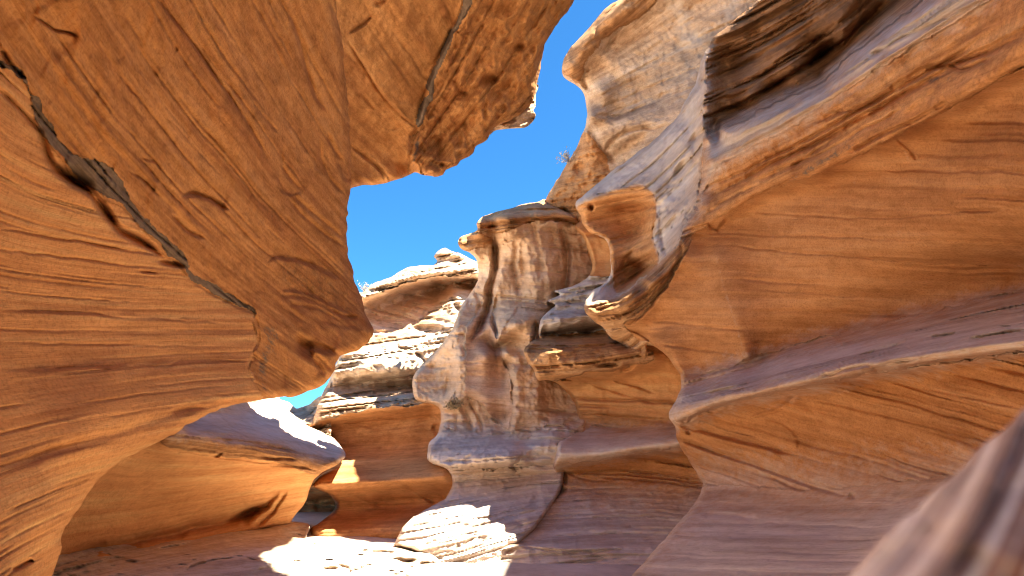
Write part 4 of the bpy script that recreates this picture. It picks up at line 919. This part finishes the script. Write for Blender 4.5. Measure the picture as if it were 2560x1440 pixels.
# ------------------------------------------------------------------ right wall: spur, dark overhang, slanting beam, smooth face, ledge
right_wall = build_rock('banded_wall', 'great banded wall with twisting grey spur, slanting beam, dark overhang and long lavender shelf', 'rock wall',
    [(1906, -8), (1862, 28), (1816, 68), (1784, 93), (1769, 118), (1756, 145), (1746, 176), (1738, 210), (1722, 240), (1705, 266), (1680, 302), (1640, 345), (1590, 384), (1540, 420), (1500, 455), (1464, 484), (1440, 505), (1441, 520), (1453, 543), (1458, 562), (1478, 582), (1512, 598), (1523, 622), (1526, 650), (1526, 682), (1517, 702), (1498, 718), (1476, 734), (1465, 750), (1460, 770), (1466, 786), (1482, 802), (1508, 820), (1518, 834), (1530, 848), (1556, 860), (1580, 884), (1606, 894), (1622, 884), (1620, 862), (1642, 870), (1662, 886), (1684, 912), (1701, 938), (1703, 966), (1690, 998), (1674, 1028), (1673, 1046), (1688, 1068), (1692, 1098), (1718, 1146), (1743, 1188), (1757, 1214), (1736, 1260), (1692, 1314), (1640, 1370), (1582, 1438), (1500, 1550), (1400, 1700), (1400, 1950), (2700, 1950), (3400, 1700), (3400, -700), (2300, -700), (2060, -240)],
    [(0.12, [(2060, -240, 9.6), (1960, -70, 10.6), (1900, 0, 11.3), (1816, 72, 12.1), (1774, 112, 12.5)]), (0.1, [(1768, 140, 12.4), (1766, 220, 12.1), (1764, 300, 11.9), (1756, 380, 11.65), (1748, 450, 11.4), (1732, 530, 11.15), (1706, 600, 10.95)]),
     (0.3, [(1742, 190, 13.2), (1690, 295, 13.8), (1590, 388, 14.4), (1500, 458, 14.6), (1446, 508, 14.5)]), (0.3, [(1735, 300, 12.7), (1700, 390, 12.7), (1640, 420, 13.4), (1560, 442, 14.0)]), (0.3, [(1700, 480, 12.1), (1690, 560, 11.7)]),
     (0.2, [(1452, 514, 14.1), (1530, 480, 13.8), (1600, 466, 13.3), (1634, 490, 12.9)]), (0.2, [(1642, 540, 12.55), (1634, 600, 12.5), (1646, 650, 12.1)]), (0.2, [(1660, 520, 12.3), (1660, 600, 12.1)]),
     (0.3, [(1490, 535, 14.5), (1550, 530, 14.5), (1610, 530, 13.8)]), (0.3, [(1480, 570, 14.3), (1540, 580, 14.3), (1610, 590, 13.5)]), (0.2, [(1525, 640, 13.6), (1528, 690, 13.3)]),
     (0.3, [(1560, 640, 13.9), (1610, 640, 13.1)]), (0.2, [(1540, 740, 12.7), (1600, 705, 12.5), (1640, 668, 12.1)]), (0.2, [(1480, 750, 12.6), (1500, 735, 12.7)]),
     (0.15, [(1470, 766, 12.25), (1540, 752, 11.95), (1600, 712, 11.7), (1650, 670, 11.4), (1695, 620, 11.0)]), (0.3, [(1500, 800, 12.1), (1560, 775, 11.6), (1630, 722, 11.2), (1680, 660, 10.95)]),
     (0.2, [(1530, 830, 12.5), (1560, 812, 12.0), (1602, 792, 11.7), (1650, 738, 11.35), (1692, 672, 11.05)]), (0.3, [(1540, 850, 12.9), (1600, 885, 12.6)]),
     # dark overhang right of the crest
     (0.3, [(1800, 150, 12.9), (1810, 250, 12.6), (1790, 330, 12.2)]), (0.3, [(1900, 60, 11.9), (1900, 160, 11.9), (1880, 250, 11.6)]), (0.3, [(2000, -20, 11.0), (2000, 100, 11.0), (1990, 195, 10.9)]), (0.3, [(2150, -100, 9.8), (2150, 0, 9.9), (2120, 85, 9.9)]),
     (0.12, [(1830, 300, 11.6), (1950, 236, 10.8), (2050, 188, 10.3), (2110, 128, 9.9), (2190, 62, 9.3), (2290, -14, 8.6), (2430, -140, 7.4)]),
     # beam
     (0.1, [(1768, 345, 11.35), (1850, 312, 9.9), (1950, 260, 8.9), (2060, 212, 8.0), (2124, 150, 7.45), (2204, 88, 6.85), (2312, 8, 6.15), (2450, -110, 5.35)]),
     (0.2, [(1764, 400, 11.1), (1850, 368, 9.5), (2000, 300, 8.0), (2100, 226, 7.1), (2250, 130, 6.1), (2400, 40, 5.35), (2570, -70, 4.5), (2900, -300, 3.3)]),
     (0.3, [(1780, 480, 10.95), (1900, 420, 9.25), (2100, 340, 7.4), (2300, 240, 6.0), (2560, 90, 4.6), (2900, -100, 3.35)]),
     (0.15, [(1730, 590, 11.0), (1762, 566, 10.8), (1830, 522, 10.1), (1900, 482, 9.4), (2050, 430, 7.95), (2200, 360, 6.85), (2400, 257, 5.6), (2560, 168, 4.75), (2900, 0, 3.45)]),
     (0.15, [(1740, 606, 11.1), (1830, 545, 10.4), (1900, 500, 9.7), (2050, 446, 8.3), (2200, 378, 7.1), (2400, 275, 5.85), (2560, 186, 5.0)]),
     # smooth face
     (0.4, [(1620, 800, 11.8), (1680, 740, 11.3), (1730, 680, 11.0)]), (0.08, [(1790, 640, 10.55), (1815, 730, 10.3), (1850, 820, 10.05), (1872, 890, 9.9)]),
     (0.5, [(2000, 560, 9.1), (2200, 500, 7.6), (2400, 430, 6.2), (2560, 360, 5.25)]), (0.5, [(1920, 700, 9.9), (2100, 650, 8.6), (2350, 600, 6.9), (2560, 560, 5.7)]),
     (0.3, [(1650, 860, 11.5), (1690, 912, 11.2)]), (0.5, [(1940, 820, 9.95), (2100, 770, 9.1), (2300, 730, 8.2), (2560, 690, 6.9)]),
     (0.3, [(1880, 902, 10.1), (2000, 872, 9.4), (2200, 822, 8.3), (2400, 772, 7.4), (2560, 738, 6.7)]), (0.4, [(1706, 950, 11.0), (1760, 950, 10.6)]),
     (0.12, [(1676, 1034, 10.5), (1700, 1048, 10.1), (1800, 1006, 9.1), (2000, 962, 7.6), (2200, 922, 6.4), (2400, 892, 5.4), (2560, 872, 4.8), (2900, 830, 3.7)]),
     (0.12, [(1690, 1066, 10.5), (1800, 1022, 9.5), (2000, 976, 8.0), (2200, 936, 6.75), (2400, 908, 5.7), (2560, 888, 5.05)]),
     (0.4, [(1720, 1110, 10.7), (1900, 1070, 9.4), (2100, 1030, 8.0), (2400, 990, 6.0), (2560, 970, 5.25)]),
     (0.3, [(1757, 1200, 10.7), (1900, 1190, 9.6), (2100, 1180, 8.1), (2300, 1150, 6.8), (2560, 1110, 5.4)]), (0.3, [(1752, 1225, 10.5), (1900, 1240, 9.3), (2100, 1240, 7.8), (2300, 1220, 6.5), (2560, 1190, 5.2)]),
     (0.4, [(1692, 1314, 9.4), (1900, 1320, 8.1), (2100, 1320, 6.9), (2300, 1300, 5.7), (2560, 1270, 4.6)]), (0.4, [(1580, 1440, 8.2), (1800, 1440, 7.0), (2000, 1440, 6.0), (2200, 1440, 5.1), (2560, 1440, 3.9)]), (0.5, [(1480, 1620, 6.0), (1800, 1650, 5.1), (2200, 1650, 4.0), (2700, 1650, 2.9)]),
     (0.5, [(2300, -500, 7.4), (2700, -500, 4.2), (3300, -500, 2.6)]), (0.5, [(2900, 250, 3.8), (2900, 650, 4.4), (2900, 740, 4.6)]), (0.5, [(2900, 1050, 4.1), (2900, 1440, 2.9)]), (0.5, [(3300, 0, 2.4), (3300, 700, 3.0), (3300, 1600, 2.1)])],
    [dict(name='smooth_face', mat='deep', amp=0.02, th=30, rough=0.025, sharp=0.12, wob=5, crev=0.03, cgap=0.4,
          bed=[(0, [(1740, 600), (1900, 500)]), (30, [(1790, 610), (2000, 635), (2560, 670)]), (-40, [(1900, 490), (2200, 500), (2560, 510)]), (-80, [(2050, 440), (2300, 425), (2560, 425)]), (-160, [(2350, 290), (2560, 260)]), (130, [(1620, 785), (1800, 740), (2100, 740), (2560, 760)]), (180, [(1600, 810), (1860, 840), (2100, 850)]), (230, [(1660, 880), (1870, 895)])]),
     dict(name='spur', poly=[(1420, 500), (1480, 440), (1620, 330), (1720, 190), (1760, 90), (1766, 140), (1766, 300), (1756, 380), (1748, 450), (1732, 530), (1706, 600), (1640, 664), (1600, 704), (1540, 744), (1470, 762), (1440, 760), (1500, 690), (1510, 610), (1440, 560)], mat='tan', sky_grey=(0.9, 30), amp=0.08, th=9, rough=0.07, chip=0.07, crev=0.12, cgap=0.7,
          bed=[(0, [(1766, 120), (1720, 260), (1600, 385), (1445, 508)]), (70, [(1766, 300), (1700, 380), (1560, 440), (1455, 520)]), (120, [(1758, 400), (1690, 480), (1640, 500)]), (180, [(1740, 500), (1690, 580), (1620, 680), (1500, 745)])]),
     dict(name='spur_hollow', no_sky_grey=True, poly=[(1445, 512), (1530, 478), (1600, 462), (1634, 486), (1642, 540), (1632, 600), (1646, 655), (1600, 700), (1545, 735), (1530, 700), (1520, 600), (1470, 585), (1440, 540)], mat='orange', amp=0.06, th=8, rough=0.05, sharp=0.25, crev=0.08, bed=[(0, [(1450, 520), (1540, 490), (1630, 490)]), (60, [(1470, 570), (1560, 560), (1640, 530)]), (130, [(1525, 650), (1600, 620), (1635, 590)]), (200, [(1540, 730), (1640, 660)])]),
     dict(name='curling_lip', no_sky_grey=True, poly=[(1440, 760), (1470, 764), (1540, 750), (1600, 710), (1650, 668), (1700, 612), (1722, 590), (1735, 600), (1694, 672), (1652, 738), (1602, 793), (1560, 814), (1590, 840), (1640, 872), (1600, 910), (1530, 870), (1450, 810)], mat='rough', amp=0.07, th=8, rough=0.06, chip=0.07, crev=0.14,
          bed=[(0, [(1470, 768), (1545, 755), (1650, 672), (1700, 615)]), (50, [(1480, 795), (1560, 790), (1640, 725), (1694, 660)]), (90, [(1510, 825), (1600, 870)])]),
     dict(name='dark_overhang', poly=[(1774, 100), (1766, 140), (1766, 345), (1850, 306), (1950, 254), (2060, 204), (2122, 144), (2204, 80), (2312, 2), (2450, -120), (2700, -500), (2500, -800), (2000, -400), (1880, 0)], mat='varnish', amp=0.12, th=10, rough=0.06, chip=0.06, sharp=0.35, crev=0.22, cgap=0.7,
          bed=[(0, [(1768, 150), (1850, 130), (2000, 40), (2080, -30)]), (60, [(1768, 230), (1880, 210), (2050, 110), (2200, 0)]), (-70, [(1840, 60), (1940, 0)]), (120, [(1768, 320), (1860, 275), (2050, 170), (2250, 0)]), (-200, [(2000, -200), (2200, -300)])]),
     dict(name='slanting_beam', poly=[(1764, 345), (1850, 308), (1950, 256), (2060, 207), (2122, 146), (2204, 83), (2312, 4), (2450, -114), (2700, -480), (3500, -600), (3500, -300), (2900, 0), (2560, 170), (2400, 260), (2200, 364), (2050, 434), (1900, 486), (1830, 528), (1760, 572), (1720, 600), (1706, 596), (1732, 530), (1750, 450), (1760, 380)], mat='orange', amp=0.06, th=12, rough=0.05, chip=0.07, sharp=0.3, crev=0.13, cgap=0.8,
          bed=[(0, [(1768, 350), (1950, 262), (2122, 152), (2312, 10)]), (60, [(1764, 420), (1900, 370), (2100, 240), (2400, 60)]), (110, [(1755, 480), (1900, 430), (2100, 330), (2560, 90)]), (160, [(1730, 570), (1830, 515), (2050, 425), (2400, 250), (2560, 165)])]),
     dict(name='beam_top', poly=[(1700, 600), (1740, 500), (1762, 420), (1764, 345), (1850, 308), (1950, 256), (2060, 207), (2122, 146), (2204, 83), (2312, 4), (2450, -114), (2700, -480), (3500, -600), (2900, -250), (2560, -50), (2400, 50), (2250, 140), (2100, 236), (2000, 312), (1850, 384), (1790, 430)], mat='orange', sky_grey=(0.95, 34), amp=0.05, th=9, rough=0.03, sharp=0.3, crev=0.06, cw=4,
          bed=[(0, [(1768, 350), (1950, 262), (2122, 152), (2312, 10)]), (60, [(1764, 420), (1900, 370), (2100, 240), (2400, 60)])]),
     dict(name='shelf', poly=[(1660, 1060), (1690, 1058), (1800, 1014), (2000, 968), (2200, 929), (2400, 899), (2560, 879), (3000, 830), (3000, 690), (2560, 728), (2400, 764), (2200, 812), (2000, 862), (1880, 896), (1800, 930), (1700, 960), (1650, 1020)], mat='deep', sky_grey=(0.95, 44), amp=0.05, th=12, rough=0.04, sharp=0.35, crev=0.07, cw=4.5, cgap=0.8, chip=0.04,
          bed=[(0, [(1680, 1040), (1800, 1006), (2200, 920), (2560, 870)]), (-60, [(1740, 990), (1900, 950), (2200, 870), (2560, 810)]), (-120, [(1700, 950), (1880, 905), (2200, 830), (2560, 745)])]),
     dict(name='layered_face', poly=[(1670, 1064), (1700, 1062), (1800, 1018), (2000, 972), (2200, 933), (2400, 904), (2560, 884), (3000, 835), (3000, 1190), (2560, 1170), (2300, 1200), (2100, 1222), (1900, 1222), (1740, 1216), (1690, 1110)], mat='deep', amp=0.03, th=20, rough=0.03, sharp=0.2, crev=0.045, cgap=0.5,
          bed=[(0, [(1700, 1068), (1900, 1120), (2100, 1190)]), (-60, [(1850, 1030), (2100, 1090), (2300, 1160)]), (-130, [(2000, 985), (2300, 1060), (2560, 1120)]), (-220, [(2250, 930), (2560, 1000)]), (70, [(1710, 1120), (1860, 1190), (1960, 1230)]), (-350, [(2700, 900), (3000, 1000)])]),
     dict(name='bank', poly=[(1760, 1216), (1900, 1222), (2100, 1222), (2300, 1200), (2560, 1170), (3000, 1190), (3600, 1700), (2600, 2200), (1200, 2200), (1540, 1440), (1680, 1300)], mat='deep', sky_grey=(1.15, 130), amp=0.02, th=18, rough=0.03, sharp=0.15, crev=0.02, cw=5, cgap=0.6,  # grey is partly the bank's own rock, partly painted skylight
          bed=[(0, [(1750, 1225), (2300, 1215)]), (60, [(1700, 1300), (2200, 1310)]), (160, [(1600, 1420), (2200, 1440)]), (400, [(1500, 1640), (2200, 1680)])])],
    bed=[(0, [(1740, 600), (1900, 500)])],
    feats=[('step', [(1702, 606), (1760, 569), (1830, 524), (1900, 483), (2050, 432), (2200, 362), (2400, 258), (2600, 150)], 0.1, 40, 3), ('groove', [(1790, 610), (2000, 632), (2300, 655), (2560, 668)], 3, 0.05), ('groove', [(1830, 525), (1960, 535), (2200, 545), (2560, 520)], 3, 0.04), ('groove', [(2080, 430), (2300, 425), (2560, 420)], 2.5, 0.03), ('groove', [(1880, 720), (2200, 745), (2300, 750)], 2.5, 0.03), ('groove', [(1860, 700), (2050, 710)], 3, 0.04), ('groove', [(1620, 800), (1760, 815), (1870, 830)], 3, 0.05), ('groove', [(1640, 860), (1860, 890)], 3, 0.04),
           ('groove', [(2240, 345), (2270, 370), (2290, 400)], 4, 0.05),
           ('groove', [(1770, 560), (1795, 574), (1822, 545)], 4, 0.1), ('step', [(1772, 566), (1800, 574), (1825, 545)], 0.1, 14, 3),
           ('step', [(1900, 390), (2050, 350), (2150, 300), (2300, 180), (2420, 130)], 0.14, 26, 4), ('groove', [(2000, 320), (2100, 280), (2160, 270), (2300, 175), (2370, 160), (2450, 140), (2560, 90)], 6, 0.12), ('groove', [(1880, 455), (2000, 400), (2100, 330)], 4, 0.12), ('groove', [(1770, 500), (1860, 450), (1960, 390)], 4, 0.12), ('groove', [(1760, 540), (1830, 495), (1900, 460)], 4, 0.1), ('blob', (2195, 130), 22, 8, -25, 0.18), ('groove', [(2210, 120), (2300, 70), (2420, 20)], 5, 0.06), ('groove', [(2370, 160), (2400, 175), (2440, 165), (2480, 140)], 5, 0.1),
           ('groove', [(1790, 230), (1900, 190), (2050, 90), (2180, -10)], 6, 0.22), ('groove', [(1790, 310), (1880, 255), (2000, 180), (2100, 80)], 10, 0.35), ('groove', [(1800, 130), (1900, 110), (2020, 30)], 5, 0.18), ('groove', [(1770, 260), (1860, 230), (1960, 150)], 4, 0.15), ('groove', [(1900, 285), (2010, 220), (2080, 160), (2140, 80), (2240, 0)], 16, 0.7), ('blob', (1885, 85), 20, 12, -25, 0.4),
           ('groove', [(1706, 602), (1690, 665), (1650, 732), (1602, 788), (1558, 814)], 4, 0.16), ('groove', [(1480, 775), (1560, 755), (1640, 690), (1680, 650)], 4, 0.14), ('groove', [(1490, 790), (1580, 775), (1650, 705)], 3, 0.1), ('groove', [(1475, 765), (1500, 772), (1540, 758)], 4, 0.12), ('groove', [(1560, 816), (1610, 842), (1642, 866)], 3, 0.12),
           ('blob', (1590, 518), 60, 9, -6, 0.35), ('blob', (1478, 518), 6, 7, 0, 0.4), ('groove', [(1645, 540), (1620, 600), (1570, 640), (1540, 700)], 5, 0.14), ('groove', [(1525, 600), (1590, 580), (1640, 540)], 3, 0.08), ('blob', (1700, 420), 26, 8, -52, 0.3), ('blob', (1735, 345), 20, 7, -50, 0.22), ('groove', [(1655, 510), (1650, 560), (1662, 640)], 7, 0.2),
           ('step', [(1680, 1050), (1690, 1052), (1800, 1010), (2000, 966), (2200, 926), (2400, 896), (2600, 870)], 0.08, 20, 3), ('groove', [(2040, 950), (2130, 920), (2200, 915), (2290, 895)], 5, 0.14), ('groove', [(2120, 900), (2200, 875), (2300, 845), (2420, 835)], 5, 0.14), ('groove', [(2160, 928), (2300, 910), (2400, 905)], 5, 0.14), ('groove', [(2420, 850), (2500, 838), (2570, 832)], 9, 0.2), ('groove', [(2300, 850), (2400, 830), (2560, 812)], 4, 0.08), ('groove', [(1750, 995), (1790, 980), (1840, 972)], 4, 0.14), ('groove', [(1690, 1058), (1740, 1040), (1840, 1010)], 4, 0.12),
           ('blob', (1688, 1076), 9, 6, 0, 0.25), ('blob', (1722, 1082), 6, 4, 20, 0.15), ('groove', [(1690, 1060), (1760, 1080), (1900, 1115), (1980, 1135)], 6, 0.15), ('step', [(1690, 1062), (1760, 1080), (1900, 1112), (1988, 1132)], -0.12, 30, 5), ('groove', [(1700, 1100), (1850, 1150), (2000, 1205), (2130, 1245)], 5, 0.1), ('step', [(1990, 985), (2060, 1050), (2110, 1090), (2200, 1180)], 0.06, 30, 4), ('step', [(1900, 1050), (1950, 1060), (1988, 1092), (1990, 1134)], -0.07, 22, 4), ('groove', [(2000, 990), (2300, 1060), (2560, 1130)], 4, 0.05), ('groove', [(2200, 950), (2560, 1020)], 4, 0.05), ('groove', [(1990, 985), (1975, 1005), (1940, 1030), (1880, 1045)], 4, 0.06), ('blob', (2130, 1240), 8, 7, 0, 0.12),
           ('groove', [(1750, 1285), (1820, 1290), (1900, 1298)], 6, 0.06), ('groove', [(1700, 1308), (1900, 1308), (2200, 1320)], 2.5, 0.03)],
    tints=[(1, [(1560, 770), (1640, 690), (1700, 610), (1720, 600), (1690, 680), (1640, 750), (1580, 790)], 16, 0.3), (1, [(1510, 825), (1600, 845), (1620, 880), (1560, 860)], 20, 0.35), (0, [(2290, 195), (2350, 180), (2420, 185), (2380, 215), (2330, 225)], 14, 0.36), (0, [(1930, 480), (2000, 455), (2050, 430), (2200, 350), (2240, 330), (2180, 340), (2100, 360), (2000, 420)], 16, 0.4), (0, [(1990, 400), (2030, 395), (2020, 410), (1995, 410)], 8, 0.4), (0, [(2200, 360), (2400, 255), (2420, 235), (2300, 270), (2220, 320)], 18, 0.28),
           (2, [(2235, 335), (2255, 345), (2275, 390), (2300, 460), (2290, 460), (2262, 395)], 7, 0.4), (2, [(1690, 620), (1760, 600), (1800, 690), (1830, 780), (1790, 760), (1740, 690)], 40, 0.3), (2, [(1795, 640), (1822, 730), (1866, 880), (1855, 880), (1808, 735), (1785, 650)], 8, 0.45), (2, [(1650, 430), (1720, 400), (1745, 440), (1700, 560), (1660, 520)], 30, 0.3), (2, [(1540, 420), (1640, 350), (1720, 260), (1730, 300), (1640, 400), (1560, 440)], 20, 0.32), (2, [(1650, 1380), (2100, 1330), (2200, 1440), (1580, 1440)], 60, 0.35), (1, [(1480, 560), (1570, 545), (1560, 600), (1530, 640), (1510, 600)], 30, 0.25),  # pale facet left of the smooth face paints in bounced light
           (0, [(1800, -10), (1990, -10), (1900, 60), (1800, 110), (1780, 95)], 40, 0.3)],
    thick=3.5, rnd=(12, 0.5), rag=3, seed=9)

rear_continuation(right_wall, 1, 22)

# ------------------------------------------------------------------ out-of-focus rock beside the lens
build_rock('boulder', 'blurred mauve banded rock edge very close to the viewer in front of the grey bank', 'rock',
    [(2900, 860), (2640, 960), (2575, 1008), (2535, 1050), (2485, 1098), (2440, 1128), (2408, 1170), (2372, 1200), (2330, 1232), (2298, 1272), (2258, 1302), (2212, 1335), (2182, 1372), (2150, 1404), (2112, 1460), (2040, 1620), (2100, 1900), (3200, 1900), (3200, 860)],
    [(0.4, [(2540, 1060, 0.30), (2420, 1180, 0.286), (2290, 1300, 0.28), (2150, 1430, 0.265), (2060, 1600, 0.245)]), (0.4, [(2700, 1000, 0.295), (2560, 1200, 0.26), (2400, 1360, 0.24), (2300, 1500, 0.225), (2300, 1850, 0.2)]), (0.4, [(3100, 900, 0.25), (2900, 1300, 0.215), (2700, 1700, 0.195)])],
    [dict(name='boulder', mat='mauve', amp=0.01, th=50, rough=0.012, chip=0.01, freq=9, crev=0)],
    bed=[(0, [(2560, 1040), (2440, 1260), (2350, 1440)]), (120, [(2620, 1200), (2540, 1440)]), (-140, [(2400, 1180), (2200, 1420)])],
    tints=[(1, [(2340, 1250), (2420, 1230), (2400, 1340), (2320, 1350)], 50, 0.3)],
    thick=0.3, rnd=(60, 0.06), rag=4, seed=10, g=6)

# ------------------------------------------------------------------ small plants on the rims
def plain(name, col):
    m = bpy.data.materials.new(name); m.use_nodes = True
    nt = m.node_tree; b = nt.nodes['Principled BSDF']
    n = nt.nodes.new('ShaderNodeTexNoise'); n.inputs['Scale'].default_value = 30
    r = nt.nodes.new('ShaderNodeValToRGB')
    r.color_ramp.elements[0].color = tuple(c * 0.6 for c in col) + (1,); r.color_ramp.elements[1].color = tuple(min(1, c * 1.3) for c in col) + (1,)
    nt.links.new(n.outputs['Fac'], r.inputs[0]); nt.links.new(r.outputs[0], b.inputs['Base Color'])
    b.inputs['Roughness'].default_value = 0.85
    return m
TWIG, LEAF_G, LEAF_P, STRAW = plain('twig_bark', (0.22, 0.17, 0.12)), plain('green_leaf', (0.09, 0.12, 0.05)), plain('silver_leaf', (0.55, 0.55, 0.48)), plain('straw', (0.34, 0.24, 0.12))

def plant(name, label, px, py, Y, size, n, leaf, flat=1.0, seed=0, lean=(0, 0), leaf_n=9, leaf_size=0.12):
    r = random.Random(seed)
    rd = ray(np.array([px]), np.array([py]))[0]
    base = np.array([0, 0, EYE]) + rd * (Y / rd[1])
    root = bpy.data.objects.new(name, None); root.location = base; root.empty_display_size = 0.1; C.objects.link(root)
    root['label'] = label; root['category'] = 'plant'; root['kind'] = 'thing'; root['group'] = 'small plants on the rock rims'
    sv, sf, lv, lf = [], [], [], []
    for k in range(n):
        az = r.uniform(0, 2 * math.pi); el = r.uniform(0.35, 1.4)
        d = Vector((math.cos(az) * math.cos(el) + lean[0], math.sin(az) * math.cos(el), math.sin(el) * flat + lean[1])).normalized()
        p = Vector((0, 0, -0.05 * size)); L = size * r.uniform(0.55, 1.0)
        prev = None
        for s in range(5):
            rad = 0.018 * size * (1 - s / 5.5)
            ring = [len(sv) + i for i in range(3)]
            for i in range(3):
                a = i * 2.094
                sv.append((p.x + rad * math.cos(a), p.y + rad * math.sin(a), p.z))
            if prev:
                for i in range(3): sf.append((prev[i], prev[(i + 1) % 3], ring[(i + 1) % 3], ring[i]))
            prev = ring
            if s > 1:
                for q in range(leaf_n // 3):
                    c = p + Vector((r.gauss(0, .05), r.gauss(0, .05), r.gauss(0, .05))) * size
                    u = Vector((r.gauss(0, 1), r.gauss(0, 1), r.gauss(0, 1) + .6)).normalized() * leaf_size * size
                    w = u.cross(Vector((r.gauss(0, 1), r.gauss(0, 1), r.gauss(0, 1)))).normalized() * leaf_size * size * .28
                    i0 = len(lv); lv += [tuple(c), tuple(c + u * .5 + w), tuple(c + u), tuple(c + u * .5 - w)]; lf.append((i0, i0 + 1, i0 + 2, i0 + 3))
            d = (d + Vector((r.gauss(0, .18), r.gauss(0, .18), r.gauss(0, .12)))).normalized()
            p = p + d * L / 4
    for nm, v, f, m in (('stem', sv, sf, TWIG), ('foliage', lv, lf, leaf)):
        me = bpy.data.meshes.new(nm); me.from_pydata(v, [], f); me.materials.append(m)
        o = bpy.data.objects.new(nm, me); o.parent = root; C.objects.link(o)
plant('desert_shrub', 'silvery desert shrub sprouting on the rim above the mottled orange face', 1424, 404, 17.0, 0.42, 26, LEAF_P, seed=1, lean=(-0.5, 0.1))
plant('desert_shrub', 'tiny green shrub on the pale broken rim block beside the roof', 1334, 212, 13.2, 0.18, 18, LEAF_G, seed=2, lean=(0.2, 0))
plant('grass_tuft', 'dry olive grass tuft in the crack at the foot of the pillar', 1140, 1020, 15.7, 0.3, 40, STRAW, flat=0.5, seed=3, lean=(-0.3, 0), leaf_n=12, leaf_size=0.2)
plant('desert_shrub', 'pale twiggy shrub on the distant cliff rim close to the tip of the wall', 912, 734, 22.6, 0.5, 26, LEAF_P, seed=4)
